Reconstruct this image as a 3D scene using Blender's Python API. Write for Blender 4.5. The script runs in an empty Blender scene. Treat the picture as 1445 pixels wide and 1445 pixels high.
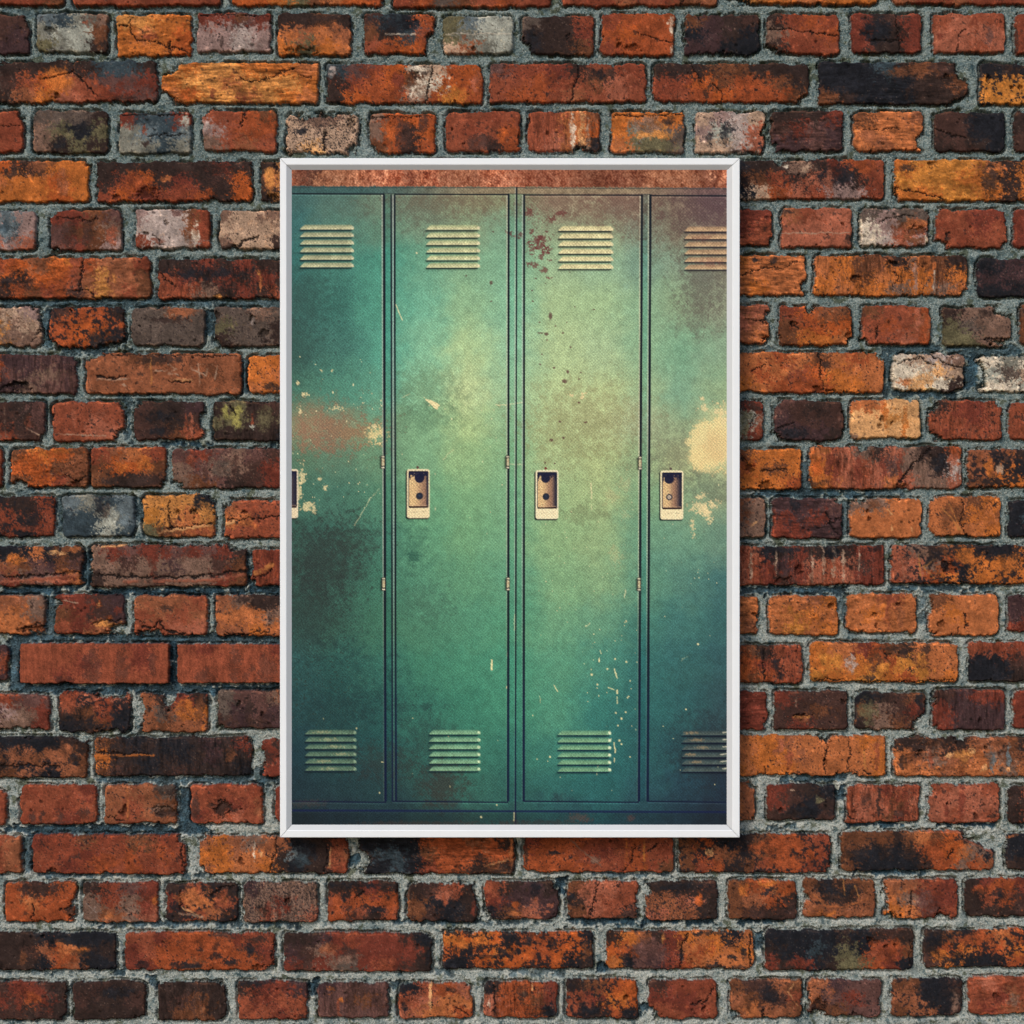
import bpy, math
import numpy as np

# ------------------------------------------------------------------ camera, world, sun, exposure
S = 0.001                     # one photograph pixel on the wall face is one millimetre
CAM_D = 2.8                   # metres from the wall face to the lens
SC = bpy.context.scene
COL = SC.collection
cam_d = bpy.data.cameras.new('camera')
cam = bpy.data.objects.new('camera', cam_d)
COL.objects.link(cam)
cam.location = (0, -CAM_D, 0)
cam.rotation_euler = (math.radians(90), 0, 0)
cam_d.sensor_width = 36
cam_d.lens = 36 * CAM_D / 1.445
cam_d.clip_end = 200
SC.camera = cam

SUN_EL, SUN_AZ = 35, 29       # degrees up, degrees to the left of the wall's normal
w = bpy.data.worlds.new('World')
SC.world = w
w.use_nodes = True
wn = w.node_tree.nodes
wl = w.node_tree.links
bg = wn.get('Background') or wn.new('ShaderNodeBackground')
wo = wn.get('World Output') or wn.new('ShaderNodeOutputWorld')
wl.new(bg.outputs[0], wo.inputs[0])
sky = wn.new('ShaderNodeTexSky')
sky.sky_type = 'NISHITA'
sky.sun_disc = False
sky.sun_elevation = math.radians(SUN_EL)
sky.sun_rotation = math.radians(180 + SUN_AZ)
sky.dust_density = 1.0
wl.new(sky.outputs[0], bg.inputs['Color'])
bg.inputs['Strength'].default_value = 0.125

sd = bpy.data.lights.new('sun', 'SUN')
sd.energy = 1.4
sd.angle = math.radians(18)
sd.color = (1.0, 0.95, 0.875)
sun = bpy.data.objects.new('sun', sd)
COL.objects.link(sun)
e, a = math.radians(SUN_EL), math.radians(SUN_AZ)
from mathutils import Vector
sun.rotation_euler = Vector((-math.sin(a) * math.cos(e), -math.cos(a) * math.cos(e), math.sin(e))).to_track_quat('Z', 'Y').to_euler()

SC.view_settings.view_transform = 'Standard'
SC.view_settings.look = 'None'
SC.view_settings.exposure = 0.54
SC.view_settings.gamma = 1.0
SC.view_settings.use_curve_mapping = False

rng = np.random.default_rng(11)

# ------------------------------------------------------------------ helpers
def lin(c):
    c = np.asarray(c, float) / 255.0
    return np.where(c <= 0.04045, c / 12.92, ((c + 0.055) / 1.055) ** 2.4)

def spectral(shape, lo, hi, beta=1.0, ax=1.0, ay=1.0, seed=0, step=1.0):
    """filtered noise, wavelengths lo..hi in photo pixels, unit deviation; ax, ay stretch it"""
    r = np.random.default_rng(seed)
    n = r.standard_normal(shape).astype(np.float32)
    f = np.fft.rfft2(n)
    fy = np.fft.fftfreq(shape[0], step)[:, None] * ay
    fx = np.fft.rfftfreq(shape[1], step)[None, :] * ax
    k = np.sqrt(fx * fx + fy * fy) + 1e-9
    amp = k ** (-beta) * np.exp(-(k * lo) ** 2 * 0.5) * (1 - np.exp(-(k * hi) ** 2))
    out = np.fft.irfft2(f * amp, s=shape).astype(np.float32)
    return out / out.std()

def sm(x, a, b):
    t = np.clip((x - a) / (b - a), 0, 1)
    return t * t * (3 - 2 * t)

def seg_dist(X, Y, pts):
    d = np.full(X.shape, 1e9, np.float32)
    for (ax, ay), (bx, by) in zip(pts[:-1], pts[1:]):
        dx, dy = bx - ax, by - ay
        t = np.clip(((X - ax) * dx + (Y - ay) * dy) / (dx * dx + dy * dy + 1e-9), 0, 1)
        d = np.minimum(d, np.hypot(X - ax - t * dx, Y - ay - t * dy))
    return d

def grid_mesh(name, co, quads, col, mat, parent=None):
    me = bpy.data.meshes.new(name)
    used = np.unique(quads)
    remap = np.full(len(co), -1, np.int64)
    remap[used] = np.arange(len(used))
    co, col, quads = co[used], col[used], remap[quads]
    nq = len(quads)
    me.vertices.add(len(co))
    me.vertices.foreach_set('co', co.astype(np.float32).ravel())
    me.loops.add(nq * 4)
    me.loops.foreach_set('vertex_index', quads.astype(np.int32).ravel())
    me.polygons.add(nq)
    me.polygons.foreach_set('loop_start', np.arange(0, nq * 4, 4, dtype=np.int32))
    me.update(calc_edges=True)
    me.shade_smooth()
    at = me.color_attributes.new('tint', 'FLOAT_COLOR', 'POINT')
    c4 = np.ones((len(co), 4), np.float32)
    c4[:, :3] = col
    at.data.foreach_set('color', c4.ravel())
    me.materials.append(mat)
    o = bpy.data.objects.new(name, me)
    COL.objects.link(o)
    if parent:
        o.parent = parent
    return o

def material(name):
    m = bpy.data.materials.new(name)
    m.use_nodes = True
    nt = m.node_tree
    return m, nt, nt.nodes['Principled BSDF']

def tinted(name, rough, grain_scale, grain_lo, grain_hi, bump, bump_scale, spec=0.3):
    """the tint attribute, multiplied by fine procedural grain, with a fine bump"""
    m, nt, p = material(name)
    at = nt.nodes.new('ShaderNodeAttribute'); at.attribute_name = 'tint'
    tc = nt.nodes.new('ShaderNodeTexCoord')
    n1 = nt.nodes.new('ShaderNodeTexNoise')
    n1.inputs['Scale'].default_value = grain_scale
    n1.inputs['Detail'].default_value = 4
    nt.links.new(tc.outputs['Object'], n1.inputs['Vector'])
    mr = nt.nodes.new('ShaderNodeMapRange')
    mr.inputs['From Min'].default_value = 0.3
    mr.inputs['From Max'].default_value = 0.7
    mr.inputs['To Min'].default_value = grain_lo
    mr.inputs['To Max'].default_value = grain_hi
    nt.links.new(n1.outputs[0], mr.inputs['Value'])
    mx = nt.nodes.new('ShaderNodeMix'); mx.data_type = 'RGBA'; mx.blend_type = 'MULTIPLY'
    mx.inputs[0].default_value = 1.0
    nt.links.new(at.outputs['Color'], mx.inputs[6])
    nt.links.new(mr.outputs[0], mx.inputs[7])
    nt.links.new(mx.outputs[2], p.inputs['Base Color'])
    n2 = nt.nodes.new('ShaderNodeTexNoise')
    n2.inputs['Scale'].default_value = bump_scale
    n2.inputs['Detail'].default_value = 5
    nt.links.new(tc.outputs['Object'], n2.inputs['Vector'])
    b = nt.nodes.new('ShaderNodeBump')
    b.inputs['Strength'].default_value = bump
    b.inputs['Distance'].default_value = 0.001
    nt.links.new(n2.outputs[0], b.inputs['Height'])
    nt.links.new(b.outputs[0], p.inputs['Normal'])
    p.inputs['Roughness'].default_value = rough
    p.inputs['Specular IOR Level'].default_value = spec
    return m

# ------------------------------------------------------------------ the wall: every brick of the photograph
PAL = dict(
    k=(30, 30, 34), d=(50, 37, 33), D=(66, 44, 38), b=(98, 58, 38), r=(118, 56, 38), R=(140, 66, 36),
    s=(148, 82, 60), o=(160, 75, 34), O=(170, 92, 40), y=(178, 114, 58), Y=(176, 108, 46), t=(164, 132, 108),
    T=(202, 146, 94), g=(112, 108, 96), G=(148, 146, 132), m=(134, 106, 98), M=(160, 140, 130),
    l=(88, 96, 98), L=(50, 60, 65), W=(198, 180, 156), w=(192, 174, 152), e=(92, 84, 60), E=(136, 126, 66), p=(90, 60, 54), P=(64, 44, 44),
    n=(112, 84, 70), N=(84, 70, 62), u=(132, 76, 50), U=(164, 92, 52), q=(104, 48, 36), c=(130, 65, 44))

for _k, _v in PAL.items():                       # a little duller: fired clay, not paint
    _v = np.array(_v, float); PAL[_k] = tuple((_v * 0.95 + _v.mean() * 0.05) * 0.98)
# (x0, y0, x1, y1, colour grid, surface, marks)   surface: m mottled black, S speckled, v vertical streaks,
# h horizontal grain, c crazed cracks, x clean and crisp, R rough weathered face, j ragged outline, f dark flecks
# marks: ('e',colour,cx,cy,rx,ry) stain, ('h',cx,cy,rx,ry) hollow, ('k',pts,w) crack, ('s',pts,w,colour) scratch, ('c',cx,cy,rx,ry) chip
B = [
# course 0
(-140,-46,89,7,"brrrrrrr/rrrrrrrb","",[]),
(102,-46,312,8,"rrcrrcrr/crrcrrcr","",[]),
(325,-46,541,8,"rcobbUOo/ooOebUoR","j",[]),
(556,-46,778,10,"cNbcoRcr/rRNbcRcr","",[]),
(792,-46,1012,8,"rcrurrur/crrucrbu","",[('k',[(960,-10),(964,10)],1.6)]),
(1025,-46,1238,5,"dUOOOOOO/dyOOUOOO","R",[('c',1036,4,24,7)]),
(1260,-46,1480,6,"rurrurrr/urrurrrr","",[]),
# course 1
(-64,20,41,76,"DDDD/DPDP/DPPP","f",[('c',44,22,10,14)]),
(51,18,152,74,"lLgn/gGGb/egGd","",[('e','c',121,31,4,5),('e','b',140,50,8,16),('h',72,42,9,6)]),
(164,20,270,79,"yyOO/OUOo/OOOo","cR",[('k',[(166,34),(180,34),(188,26)],1.6),('k',[(186,27),(184,44),(194,56),(218,58),(238,66),(262,72)],1.5),('e','r',214,51,9,4),('k',[(240,60),(240,76)],1.5)]),
(278,17,382,73,"qqpq/mmMm/mmMm","f",[('k',[(281,21),(300,22),(330,20),(380,23)],1.6),('e','r',297,45,3,3),('e','d',313,62,3,9),('e','b',340,24,10,8)]),
(392,18,495,78,"ddbd/UuUu/OeOU","",[('h',426,73,22,9),('e','d',440,26,44,8)]),
(513,19,613,76,"DLkR/bdLc/cRoR","",[('c',614,70,14,28),('s',[(544,48),(586,49)],1.8,'w'),('e','k',560,34,26,14)]),
(625,22,724,76,"elGG/egGG/tugG","",[('s',[(630,48),(722,48)],1.0,'w'),('h',669,68,4,4)]),
(736,22,838,77,"Nddr/dddq/dddb","f",[('c',738,74,10,16),('k',[(800,54),(806,46)],2),('e','k',752,60,14,18)]),
(849,18,952,78,"rRRR/RoRR/rRRR","",[('e','w',949,34,5,14),('e','w',949,70,4,8),('h',893,67,13,6),('h',874,63,4,4),('k',[(900,48),(925,54),(950,58)],1)]),
(966,20,1071,76,"bPdD/kPdk/PPkk","cj",[('k',[(985,20),(988,28)],2)]),
(1082,19,1185,76,"drRr/nccR/drrc","",[('c',1084,74,12,10),('k',[(1084,43),(1115,41),(1150,46),(1183,51)],1.3)]),
(1201,18,1301,75,"qdDq/qkdq/qddq","",[('k',[(1265,18),(1266,40),(1269,74)],1.6),('k',[(1228,58),(1275,58)],2),('e','k',1240,42,20,20)]),
(1318,18,1419,74,"cscc/ssss/sscs","",[('k',[(1352,73),(1352,52),(1362,42)],1),('e','p',1396,50,7,14),('e','q',1327,51,4,4),('s',[(1374,24),(1372,34),(1378,34),(1377,24)],1,'q')]),
(1432,18,1530,76,"rccc/rccc","",[('e','d',1434,60,5,20)]),
# course 2
(-120,86,222,144,"dddddddddLLd/dddNDcoucppq/ddNDduOscrqp","cj",[('e','O',80,114,20,22),('h',80,135,4,5),('k',[(56,112),(90,104),(105,100),(135,135)],1.6),('e','d',175,140,20,5)]),
(228,88,449,145,"yOyyOOOU/OyyUyyyO/UOyyUyOU","Rh",[('c',226,90,26,16),('c',226,145,22,16),('k',[(340,110),(352,115),(375,112),(402,100),(415,96)],1.8),('k',[(420,106),(440,110)],1.5),('e','o',268,130,14,8),('e','r',300,134,5,6),('e','r',340,137,5,6)]),
(460,90,681,145,"LprodtRo/drRobwoR/doRRnRYR","f",[('e','w',590,98,16,8),('e','w',592,126,18,13),('e','q',560,118,9,18),('h',588,104,4,3),('k',[(609,91),(608,110),(603,126),(601,144)],1.7),('e','O',648,133,15,12),('e','M',468,100,6,10),('e','d',465,135,7,12),('e','s',672,112,7,16)]),
(690,89,912,144,"prrqdcrr/ccRrcbsc/cRRcucsc","f",[('k',[(816,90),(816,112),(808,124),(806,144)],2.4),('e','d',852,104,26,9),('e','k',846,104,10,6),('e','q',895,120,5,6)]),
(922,89,1142,144,"dddbbddd/rrobRRbd/rcRoRRRb","cf",[('k',[(978,94),(990,115)],1.3),('c',1144,144,18,12),('e','d',995,129,4,8),('k',[(1018,144),(1019,130),(1008,118)],1.2)]),
(1155,87,1367,147,"kkkLdbDd/kkkkkddb/bdkkkddd","h",[('c',1371,88,22,30),('c',1372,150,30,16),('e','b',1285,100,40,7),('h',1336,108,5,5),('e','k',1200,110,40,20)]),
(1383,89,1600,147,"kdkYkOOY/YYYYOdOY/YYYOYOYO","m",[('h',1395,111,4,7),('h',1427,124,3,3),('h',1440,122,3,4)]),
# course 3
(-72,158,32,214,"rrcr/rcrr/rrcr","",[('c',34,158,9,9),('k',[(0,175),(28,178)],1)]),
(46,155,152,216,"NNNd/neke/nded","",[('e','k',118,180,13,9),('e','k',112,192,9,5),('e','k',85,204,9,8)]),
(167,158,270,216,"qLLq/glLl/ggLg","",[('k',[(172,161),(268,162)],2.5),('e','r',203,183,3,5),('e','d',206,203,4,7),('e','G',262,175,6,14),('k',[(205,190),(264,190)],0.9)]),
(285,155,390,213,"ccRb/mcRR/ncuc","",[('k',[(347,156),(343,168),(337,180)],1.8),('c',286,155,10,7),('e','n',300,200,10,10),('e','M',294,180,6,6)]),
(404,160,506,215,"tnnt/tttt/tTtt","Sj",[('h',496,172,6,11),('c',470,158,6,5),('c',440,160,22,5),('c',508,212,14,9),('k',[(457,190),(458,214)],3),('e','k',425,185,9,6)]),
(521,159,615,215,"nRoR/nRdo/bRdR","",[('c',521,214,10,10),('e','D',570,190,12,24),('e','D',598,175,6,14),('e','o',550,185,9,20),('k',[(523,166),(612,162)],1.2)]),
(629,157,735,214,"ccrc/crcR/ccdR","",[('e','D',680,203,20,13),('e','o',708,190,6,12),('c',737,200,6,8),('h',637,182,2,3),('h',653,202,2,2)]),
(745,157,847,213,"ccUu/ccUo/csUd","v",[('e','w',808,185,4,28),('e','T',822,185,5,24),('e','t',830,190,3,24),('h',773,187,3,3),('c',818,212,9,5),('e','k',840,206,9,7),('c',742,170,6,6)]),
(863,158,966,215,"OOOO/OgyN/UeeN","",[('k',[(865,163),(900,163),(962,161)],1.8),('e','n',915,178,25,14),('e','d',945,170,14,5),('e','y',920,190,30,6),('e','e',930,206,30,8)]),
(981,157,1079,215,"tmMt/mGMs/ttMs","f",[('e','k',1022,190,7,16),('e','k',1030,182,9,4),('e','k',1002,197,6,9),('c',1080,184,6,8),('e','k',1075,208,6,7),('e','d',1050,213,24,3)]),
(1088,155,1190,213,"dddq/DqpP/PPpP","h",[('c',1089,212,7,8)]),
(1205,157,1304,213,"bUUu/UUUU/UuUU","h",[('c',1306,200,12,14),('k',[(1208,183),(1240,183),(1270,182)],1),('e','u',1225,192,10,10)]),
(1319,158,1420,214,"DDkk/DDkk/dDdk","",[('k',[(1322,183),(1342,190),(1364,197)],1.5),('e','k',1390,180,26,20)]),
(1430,158,1530,214,"dddd/DDDd","",[]),
# course 4
(-95,226,125,285,"ooooduOO/oobUOOoO/OOOOOOoO","",[('c',128,226,10,9),('e','d',18,246,14,6),('e','d',55,244,14,6),('e','u',88,256,10,20),('e','b',60,233,20,6)]),
(137,227,355,284,"ddddddqd/drodqdDo/roqrrRdo","fj",[('h',206,273,16,9),('e','d',318,264,14,10),('e','U',233,251,8,4),('h',164,278,5,6),('e','d',290,236,46,9),('e','R',190,255,14,18)]),
(367,228,585,284,"dyubyubb/uyubyubb/dyubyubb","",[('e','y',380,255,9,20),('k',[(388,228),(389,245)],2),('h',384,278,9,5),('e','d',369,255,3,28)]),
(1030,225,1249,281,"kddndqRc/dbrdsPdr/ktRsrmmr","cf",[('c',1098,226,8,6),('e','R',1222,237,14,9),('s',[(1244,226),(1247,278)],1.6,'c'),('e','t',1137,237,7,7),('e','k',1180,245,26,16),('e','s',1170,250,5,20),('e','w',1110,235,5,5)]),
(1263,225,1500,283,"OYYYUdOO/YYYOOdOd/OOYYOdOd","R",[('c',1262,283,6,26),('h',1317,231,10,4),('e','d',1280,236,10,5),('k',[(1264,263),(1300,272),(1330,282)],1.5),('e','d',1395,255,12,22)]),
# course 5
(-56,297,50,353,"mmlm/smLm/ssms","",[('e','l',8,325,18,14),('e','L',4,322,9,9)]),
(70,296,171,354,"qqbp/pbbn/pqbm","",[('c',70,297,9,10),('c',70,353,16,6),('k',[(80,306),(108,308),(128,311),(137,306)],1.6),('e','D',98,330,12,22),('e','D',124,330,8,24),('e','c',158,330,9,14)]),
(190,295,296,350,"mMMMbr/MMMMur/rMMMMc","",[('e','r',286,325,8,22),('e','b',267,335,6,20),('e','w',276,333,4,18),('e','r',222,340,10,4),('k',[(216,332),(230,346)],1.5),('h',234,315,4,4),('h',207,330,3,3),('e','p',250,300,8,5)]),
(309,297,420,352,"nttnnb/tttttn/ntttdn","f",[('c',331,352,5,6),('e','d',320,347,12,4),('k',[(333,352),(342,340),(352,338),(364,335)],4),('e','d',395,345,10,5)]),
(985,295,1090,346,"rcqq/cqqc/cccc","h",[('c',1092,340,6,8)]),
(1103,293,1203,349,"ucss/ssss/ssss","",[('e','d',1110,298,10,5),('s',[(1104,329),(1200,329)],0.9,'t'),('h',1188,316,3,3),('e','d',1199,341,6,6)]),
(1214,294,1311,347,"NmNN/wmbs/wMsm","cj",[('e','c',1268,330,10,12),('k',[(1240,316),(1255,308),(1275,303),(1290,306)],1.3),('e','U',1290,318,20,10),('h',1295,326,16,6),('e','b',1295,338,22,4),('e','w',1307,338,3,5)]),
(1321,295,1421,350,"ccqq/rcqc/crcc","",[('c',1322,348,16,12),('c',1322,295,8,7),('c',1422,348,8,8),('k',[(1334,332),(1340,330)],3),('e','d',1336,336,5,4)]),
(1431,295,1530,350,"qqqq/qcqq","",[]),
# course 6
(-20,363,212,421,"rRoubOcRuuur/bodooRcuyuub/DdRbrRDuyucb","R",[('k',[(117,363),(115,390),(111,412)],2.4),('e','k',8,396,9,10),('e','D',36,400,13,9),('k',[(104,408),(125,410),(133,420),(160,420)],1.8),('e','o',80,380,14,14)]),
(222,365,440,421,"ddqdqddq/cqdqdqdd/ccndqdcd","vf",[('e','y',365,386,3,5),('e','U',367,400,2,10),('e','y',309,417,8,3),('k',[(226,385),(234,395),(245,402)],1.6),('e','k',290,385,60,8)]),
(920,360,1137,416,"OUUUOUUU/UUUUUUUU/OUUUUOUU","Rh",[('k',[(1046,388),(1075,377),(1100,380),(1125,368)],1.2),('c',1139,408,8,10),('e','k',1064,367,6,3),('e','k',1092,367,7,4)]),
(1150,360,1366,417,"UObudUbd/UObUOObO/OUOOnOnU","vf",[('e','O',1174,388,4,26),('h',1260,371,9,5),('k',[(1245,362),(1265,372)],2),('e','m',1292,390,3,24),('s',[(1286,380),(1284,370),(1292,364)],3,'n'),('s',[(1319,382),(1319,409)],1.8,'w'),('h',1206,394,8,6),('c',1368,416,9,9),('e','O',1155,398,7,8),('k',[(1262,404),(1270,390),(1262,384)],1.4)]),
(1379,364,1560,420,"kPkkk/PPkPk/kkPkP","S",[]),
# course 7
(-48,434,57,489,"nntm/mynt/Yynn","cj",[('e','t',5,450,5,14),('c',58,440,6,6),('k',[(40,488),(50,475),(57,458)],1.6)]),
(70,433,175,490,"DRRd/RooR/Robd","mj",[('c',70,488,9,8),('c',176,490,30,8),('e','k',136,478,14,12),('e','k',165,472,12,10)]),
(185,433,289,488,"NNuN/NNNN/NNNN","f",[('e','u',255,440,30,7),('s',[(230,440),(238,448),(245,444)],1.2,'t'),('e','d',240,452,28,4)]),
(302,433,410,489,"NNnN/eNNd/dNNd","f",[('e','M',357,454,3,7),('h',356,450,6,6),('h',371,471,8,7),('c',303,488,9,8),('h',306,443,5,6)]),
(985,430,1086,485,"uuus/ussu/usuU","h",[('c',1089,448,9,8),('c',1090,478,12,4),('k',[(1050,448),(1080,455)],1)]),
(1100,432,1202,487,"roub/bRoo/bOOU","f",[('h',1120,456,6,4),('k',[(1114,452),(1128,464)],1.8),('c',1143,432,7,8),('h',1197,472,4,8),('c',1204,484,9,9),('e','b',1170,450,16,5)]),
(1216,431,1314,486,"bccR/cRcu/ccsR","",[('e','R',1305,465,6,20),('e','s',1295,450,5,30),('k',[(1238,486),(1236,460)],1),('c',1217,486,8,8)]),
(1330,433,1428,488,"dnnn/eNnn/eenn","cf",[('c',1424,434,22,12),('c',1440,486,32,10),('e','d',1392,444,10,6),('k',[(1390,480),(1416,478),(1428,484)],2.6),('e','e',1352,478,18,12)]),
(1440,430,1545,487,"bccr/bccr","",[('e','d',1441,440,4,8)]),
# course 8
(-110,500,108,555,"RRRRPPpP/RRRrpPnp/ddddPnpp","v",[('h',28,545,16,7),('k',[(0,550),(18,541),(40,541)],4),('e','P',64,508,5,18),('e','P',24,512,3,16),('e','P',95,540,3,14),('c',110,500,7,10)]),
(121,498,340,556,"uubbuuuu/uuuuuubu/uuuuuuuu","",[('c',120,498,26,10),('k',[(145,500),(335,502)],1.6),('e','d',230,508,34,6),
  ('s',[(213,505),(213,543)],1.4,'y'),('s',[(216,524),(235,522)],1.1,'t'),('s',[(237,514),(248,520),(236,527),(250,528)],1.2,'t'),
  ('s',[(272,509),(271,521),(290,529)],1.3,'t'),('s',[(280,513),(281,546)],1.2,'t'),('s',[(291,527),(294,516),(306,515),(303,535)],1.1,'t'),
  ('k',[(136,532),(160,533),(178,531)],3.5),('s',[(136,535),(160,536),(180,535)],2,'t'),('s',[(242,535),(272,536)],2.6,'T'),('k',[(240,538),(272,539)],2),('s',[(173,542),(178,545)],2,'t')]),
(349,501,560,556,"OOUOOUOO/OUOOUOOU/UOUOUOOU","f",[('e','d',385,545,14,5)]),
(930,497,1248,554,"OOUOUURUbURU/UUUUURUcoOUU/OOOOOURRROOU","f",[('k',[(1157,499),(1157,520),(1160,536),(1164,550)],2),('h',1156,549,8,4),('h',1172,551,8,3),('c',1250,499,12,10),('k',[(1050,545),(1045,543)],1),('e','d',1165,514,10,4),('k',[(1060,526),(1078,514)],1.2)]),
(1260,499,1362,551,"wtMn/WWTt/WTWd","fcj",[('e','U',1277,538,10,7),('k',[(1312,500),(1335,512),(1360,522)],2.4),('k',[(1268,512),(1300,505),(1320,518)],2),('e','T',1300,535,18,8)]),
(1379,503,1560,553,"WgWtWG/GNtGWN/WWGWGW","fcj",[('c',1376,530,16,22),('e','w',1410,548,30,4)]),
# course 9
(-50,566,63,622,"DDDdp/DPDdp/pnrDD","f",[('c',65,620,11,10),('e','c',39,597,5,9),('s',[(36,603),(56,614)],1.2,'t'),('s',[(7,575),(8,616)],1.5,'n')]),
(73,567,175,623,"cccc/ccsc/ccss","f",[('c',178,622,17,17),('c',177,567,9,12),('e','d',98,588,3,4),('e','d',127,586,2,3),('e','s',104,590,3,20),('s',[(78,612),(150,615)],0.8,'t')]),
(188,566,288,621,"DddP/DddD/DDbc","f",[('c',290,596,7,16),('e','k',225,588,24,7),('e','k',228,608,18,5),('e','c',263,600,2,20),('e','s',270,600,2,20),('c',188,566,10,9)]),
(300,566,420,622,"dedDd/eedde/ddddk","v",[('e','E',332,588,10,14),('k',[(325,572),(332,586)],2.4),('e','r',356,590,2,9),('e','G',356,601,3,5),('e','E',318,580,4,12),('e','e',372,590,10,16),('e','k',400,612,14,9)]),
(975,565,1078,622,"dddq/tcgG/ceGq","f",[('e','d',1066,572,10,9),('e','e',1052,600,8,20),('e','c',1070,600,6,20),('k',[(1062,586),(1060,606)],1.6)]),
(1092,565,1190,621,"pDdD/PDDD/PPPd","f",[('c',1093,566,10,8),('c',1093,620,12,9),('k',[(1096,606),(1110,600),(1120,598)],1.5),('e','k',1115,612,26,8)]),
(1201,564,1300,619,"UUTT/TTyT/TTTT","",[('e','O',1250,585,4,20),('h',1244,590,4,4),('h',1243,601,4,4),('h',1259,596,3,3),('e','O',1277,600,4,20),('e','n',1208,614,8,4)]),
(1311,565,1414,621,"dcqc/ccqc/cccc","vf",[('c',1312,567,12,12),('c',1416,568,12,8),('e','q',1362,580,16,12),('c',1312,620,16,9),('e','q',1336,612,4,10)]),
(1425,566,1530,621,"cRRR/cbRR/cRRR","f",[('e','d',1438,590,8,6)]),
# course 10
(-108,632,3,688,"rrrr/rrrr","",[]),
(15,632,124,688,"bOob/oobu/borb","fR",[('c',18,688,20,10),('e','o',42,652,18,14),('e','O',85,635,12,4),('h',106,683,9,5),('k',[(92,668),(110,680),(122,672)],1.4)]),
(127,631,233,688,"ruUr/boob/bddD","f",[('e','O',173,658,9,8),('e','O',203,656,12,11),('e','d',190,678,44,8),('c',234,686,6,8)]),
(243,632,450,689,"pqpnpDpp/npnnDqrr/nbpdDqqr","f",[('e','r',267,648,8,10),('e','r',287,646,5,7),('c',243,688,12,10),('e','D',330,660,5,20),('e','D',290,670,4,12),('e','N',315,660,14,12)]),
(920,633,1131,690,"ORbOUbOOO/bObOORObO/OOROOOOOR","f",[('h',1059,660,6,6),('h',1080,685,10,5),('k',[(1075,666),(1110,660)],1.6),('k',[(1046,645),(1056,655)],1.2)]),
(1144,630,1358,690,"UcsndsnddR/OcscspnndM/OUscsUsnns","v",[('e','o',1152,655,8,18),('e','q',1176,665,9,24),('e','q',1210,665,6,20),('e','q',1247,660,5,14),('e','q',1270,660,4,24),('k',[(1312,634),(1295,650),(1270,680)],3.5),('h',1275,686,10,5),('c',1217,631,6,5),('e','s',1345,652,8,12),('e','k',1326,652,12,14),('e','d',1152,684,14,6)]),
(1366,633,1600,688,"uuddkddd/uOkdkOdO/bOOOkOOO","m",[('e','k',1412,648,16,10),('e','t',1410,660,5,8),('e','O',1395,660,5,14)]),
# course 11
(-30,700,77,758,"dddr/rrdr/drkr","m",[('c',79,700,5,6),('e','r',45,745,20,5)]),
(87,699,190,757,"lgLl/LLgl/LLGL","",[('e','k',142,714,10,14),('e','N',150,722,6,8),('e','G',160,733,5,20),('e','l',174,730,8,20),('e','L',110,740,20,12)]),
(201,698,303,758,"yyyk/YyUy/ebUU","fc",[('c',305,698,10,12),('e','k',285,708,14,9),('e','y',290,716,7,6),('h',249,722,5,4),('h',274,722,5,4),('s',[(222,752),(250,747),(280,744),(302,740)],3.5,'T'),('k',[(236,746),(264,743),(302,738)],1.3),('k',[(237,706),(238,730),(242,746)],1.4),('e','c',280,752,22,4)]),
(316,706,440,760,"uccccc/UUcccc/cccccc","f",[('k',[(316,734),(350,732),(372,730),(395,726)],2),('s',[(317,740),(330,736)],4,'T'),('c',316,706,10,10),('c',318,760,7,4),('h',345,722,4,3)]),
(975,702,1081,758,"cuun/cuun/cunn","f",[('s',[(1061,742),(1068,736)],1.5,'T')]),
(1090,703,1189,760,"PPPp/qPqP/qqPP","h",[('c',1191,704,12,6),('k',[(1166,725),(1176,742),(1182,754)],2.6),('e','k',1122,712,6,12),('k',[(1164,742),(1184,732)],2)]),
(1200,703,1301,759,"nnUU/UUUU/UUUU","",[('c',1218,704,8,5),('e','b',1232,712,10,6),('h',1224,722,4,4),('h',1226,732,3,4),('c',1202,703,6,7),('s',[(1253,719),(1257,725)],2,'T'),('s',[(1258,741),(1259,749)],1.5,'T'),('s',[(1286,744),(1288,750)],1.5,'T')]),
(1312,700,1413,757,"UUbO/UbOU/UUUO","f",[('e','b',1340,725,14,18),('s',[(1330,715),(1345,735),(1355,750)],1,'y'),('s',[(1340,712),(1350,735),(1357,752)],1,'y'),('k',[(1357,703),(1357,745),(1366,757)],1.2),('c',1314,700,10,6),('c',1313,757,7,8)]),
(1423,705,1530,757,"kkkk/kLkk/kPkk","",[]),
# course 12
(-110,771,117,827,"rrrrdkkkUkbd/rrrrRuubpPbp/rrrrppqnpnqU","f",[('e','O',20,790,14,7),('e','T',84,780,14,3),('e','U',104,773,12,5),('e','s',60,819,60,3.5),('s',[(0,822),(50,818),(110,812)],3,'s'),('k',[(0,813),(60,812),(116,806)],2.4),('e','U',92,806,12,4),('c',118,812,6,8)]),
(127,768,347,828,"nqpqqpqpqd/nnDnnPnnDb/dnnnDnnnqb","f",[('c',240,766,120,3),('s',[(145,772),(165,770),(180,767)],3,'T'),('s',[(175,821),(240,820),(300,819),(345,811)],3.5,'s'),('k',[(130,812),(180,815),(240,815),(300,812),(345,806)],3),('e','q',215,790,6,26),('e','d',137,808,9,7),('e','n',270,795,24,10),('c',349,768,36,8),('e','D',308,800,8,16),('c',126,800,4,20)]),
(355,775,450,828,"rqrqr/qrqrq/rrqrr","v",[('s',[(360,809),(372,805),(383,797)],7,'y'),('k',[(360,814),(374,811),(385,802)],1.6),('c',355,824,4,10)]),
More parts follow.
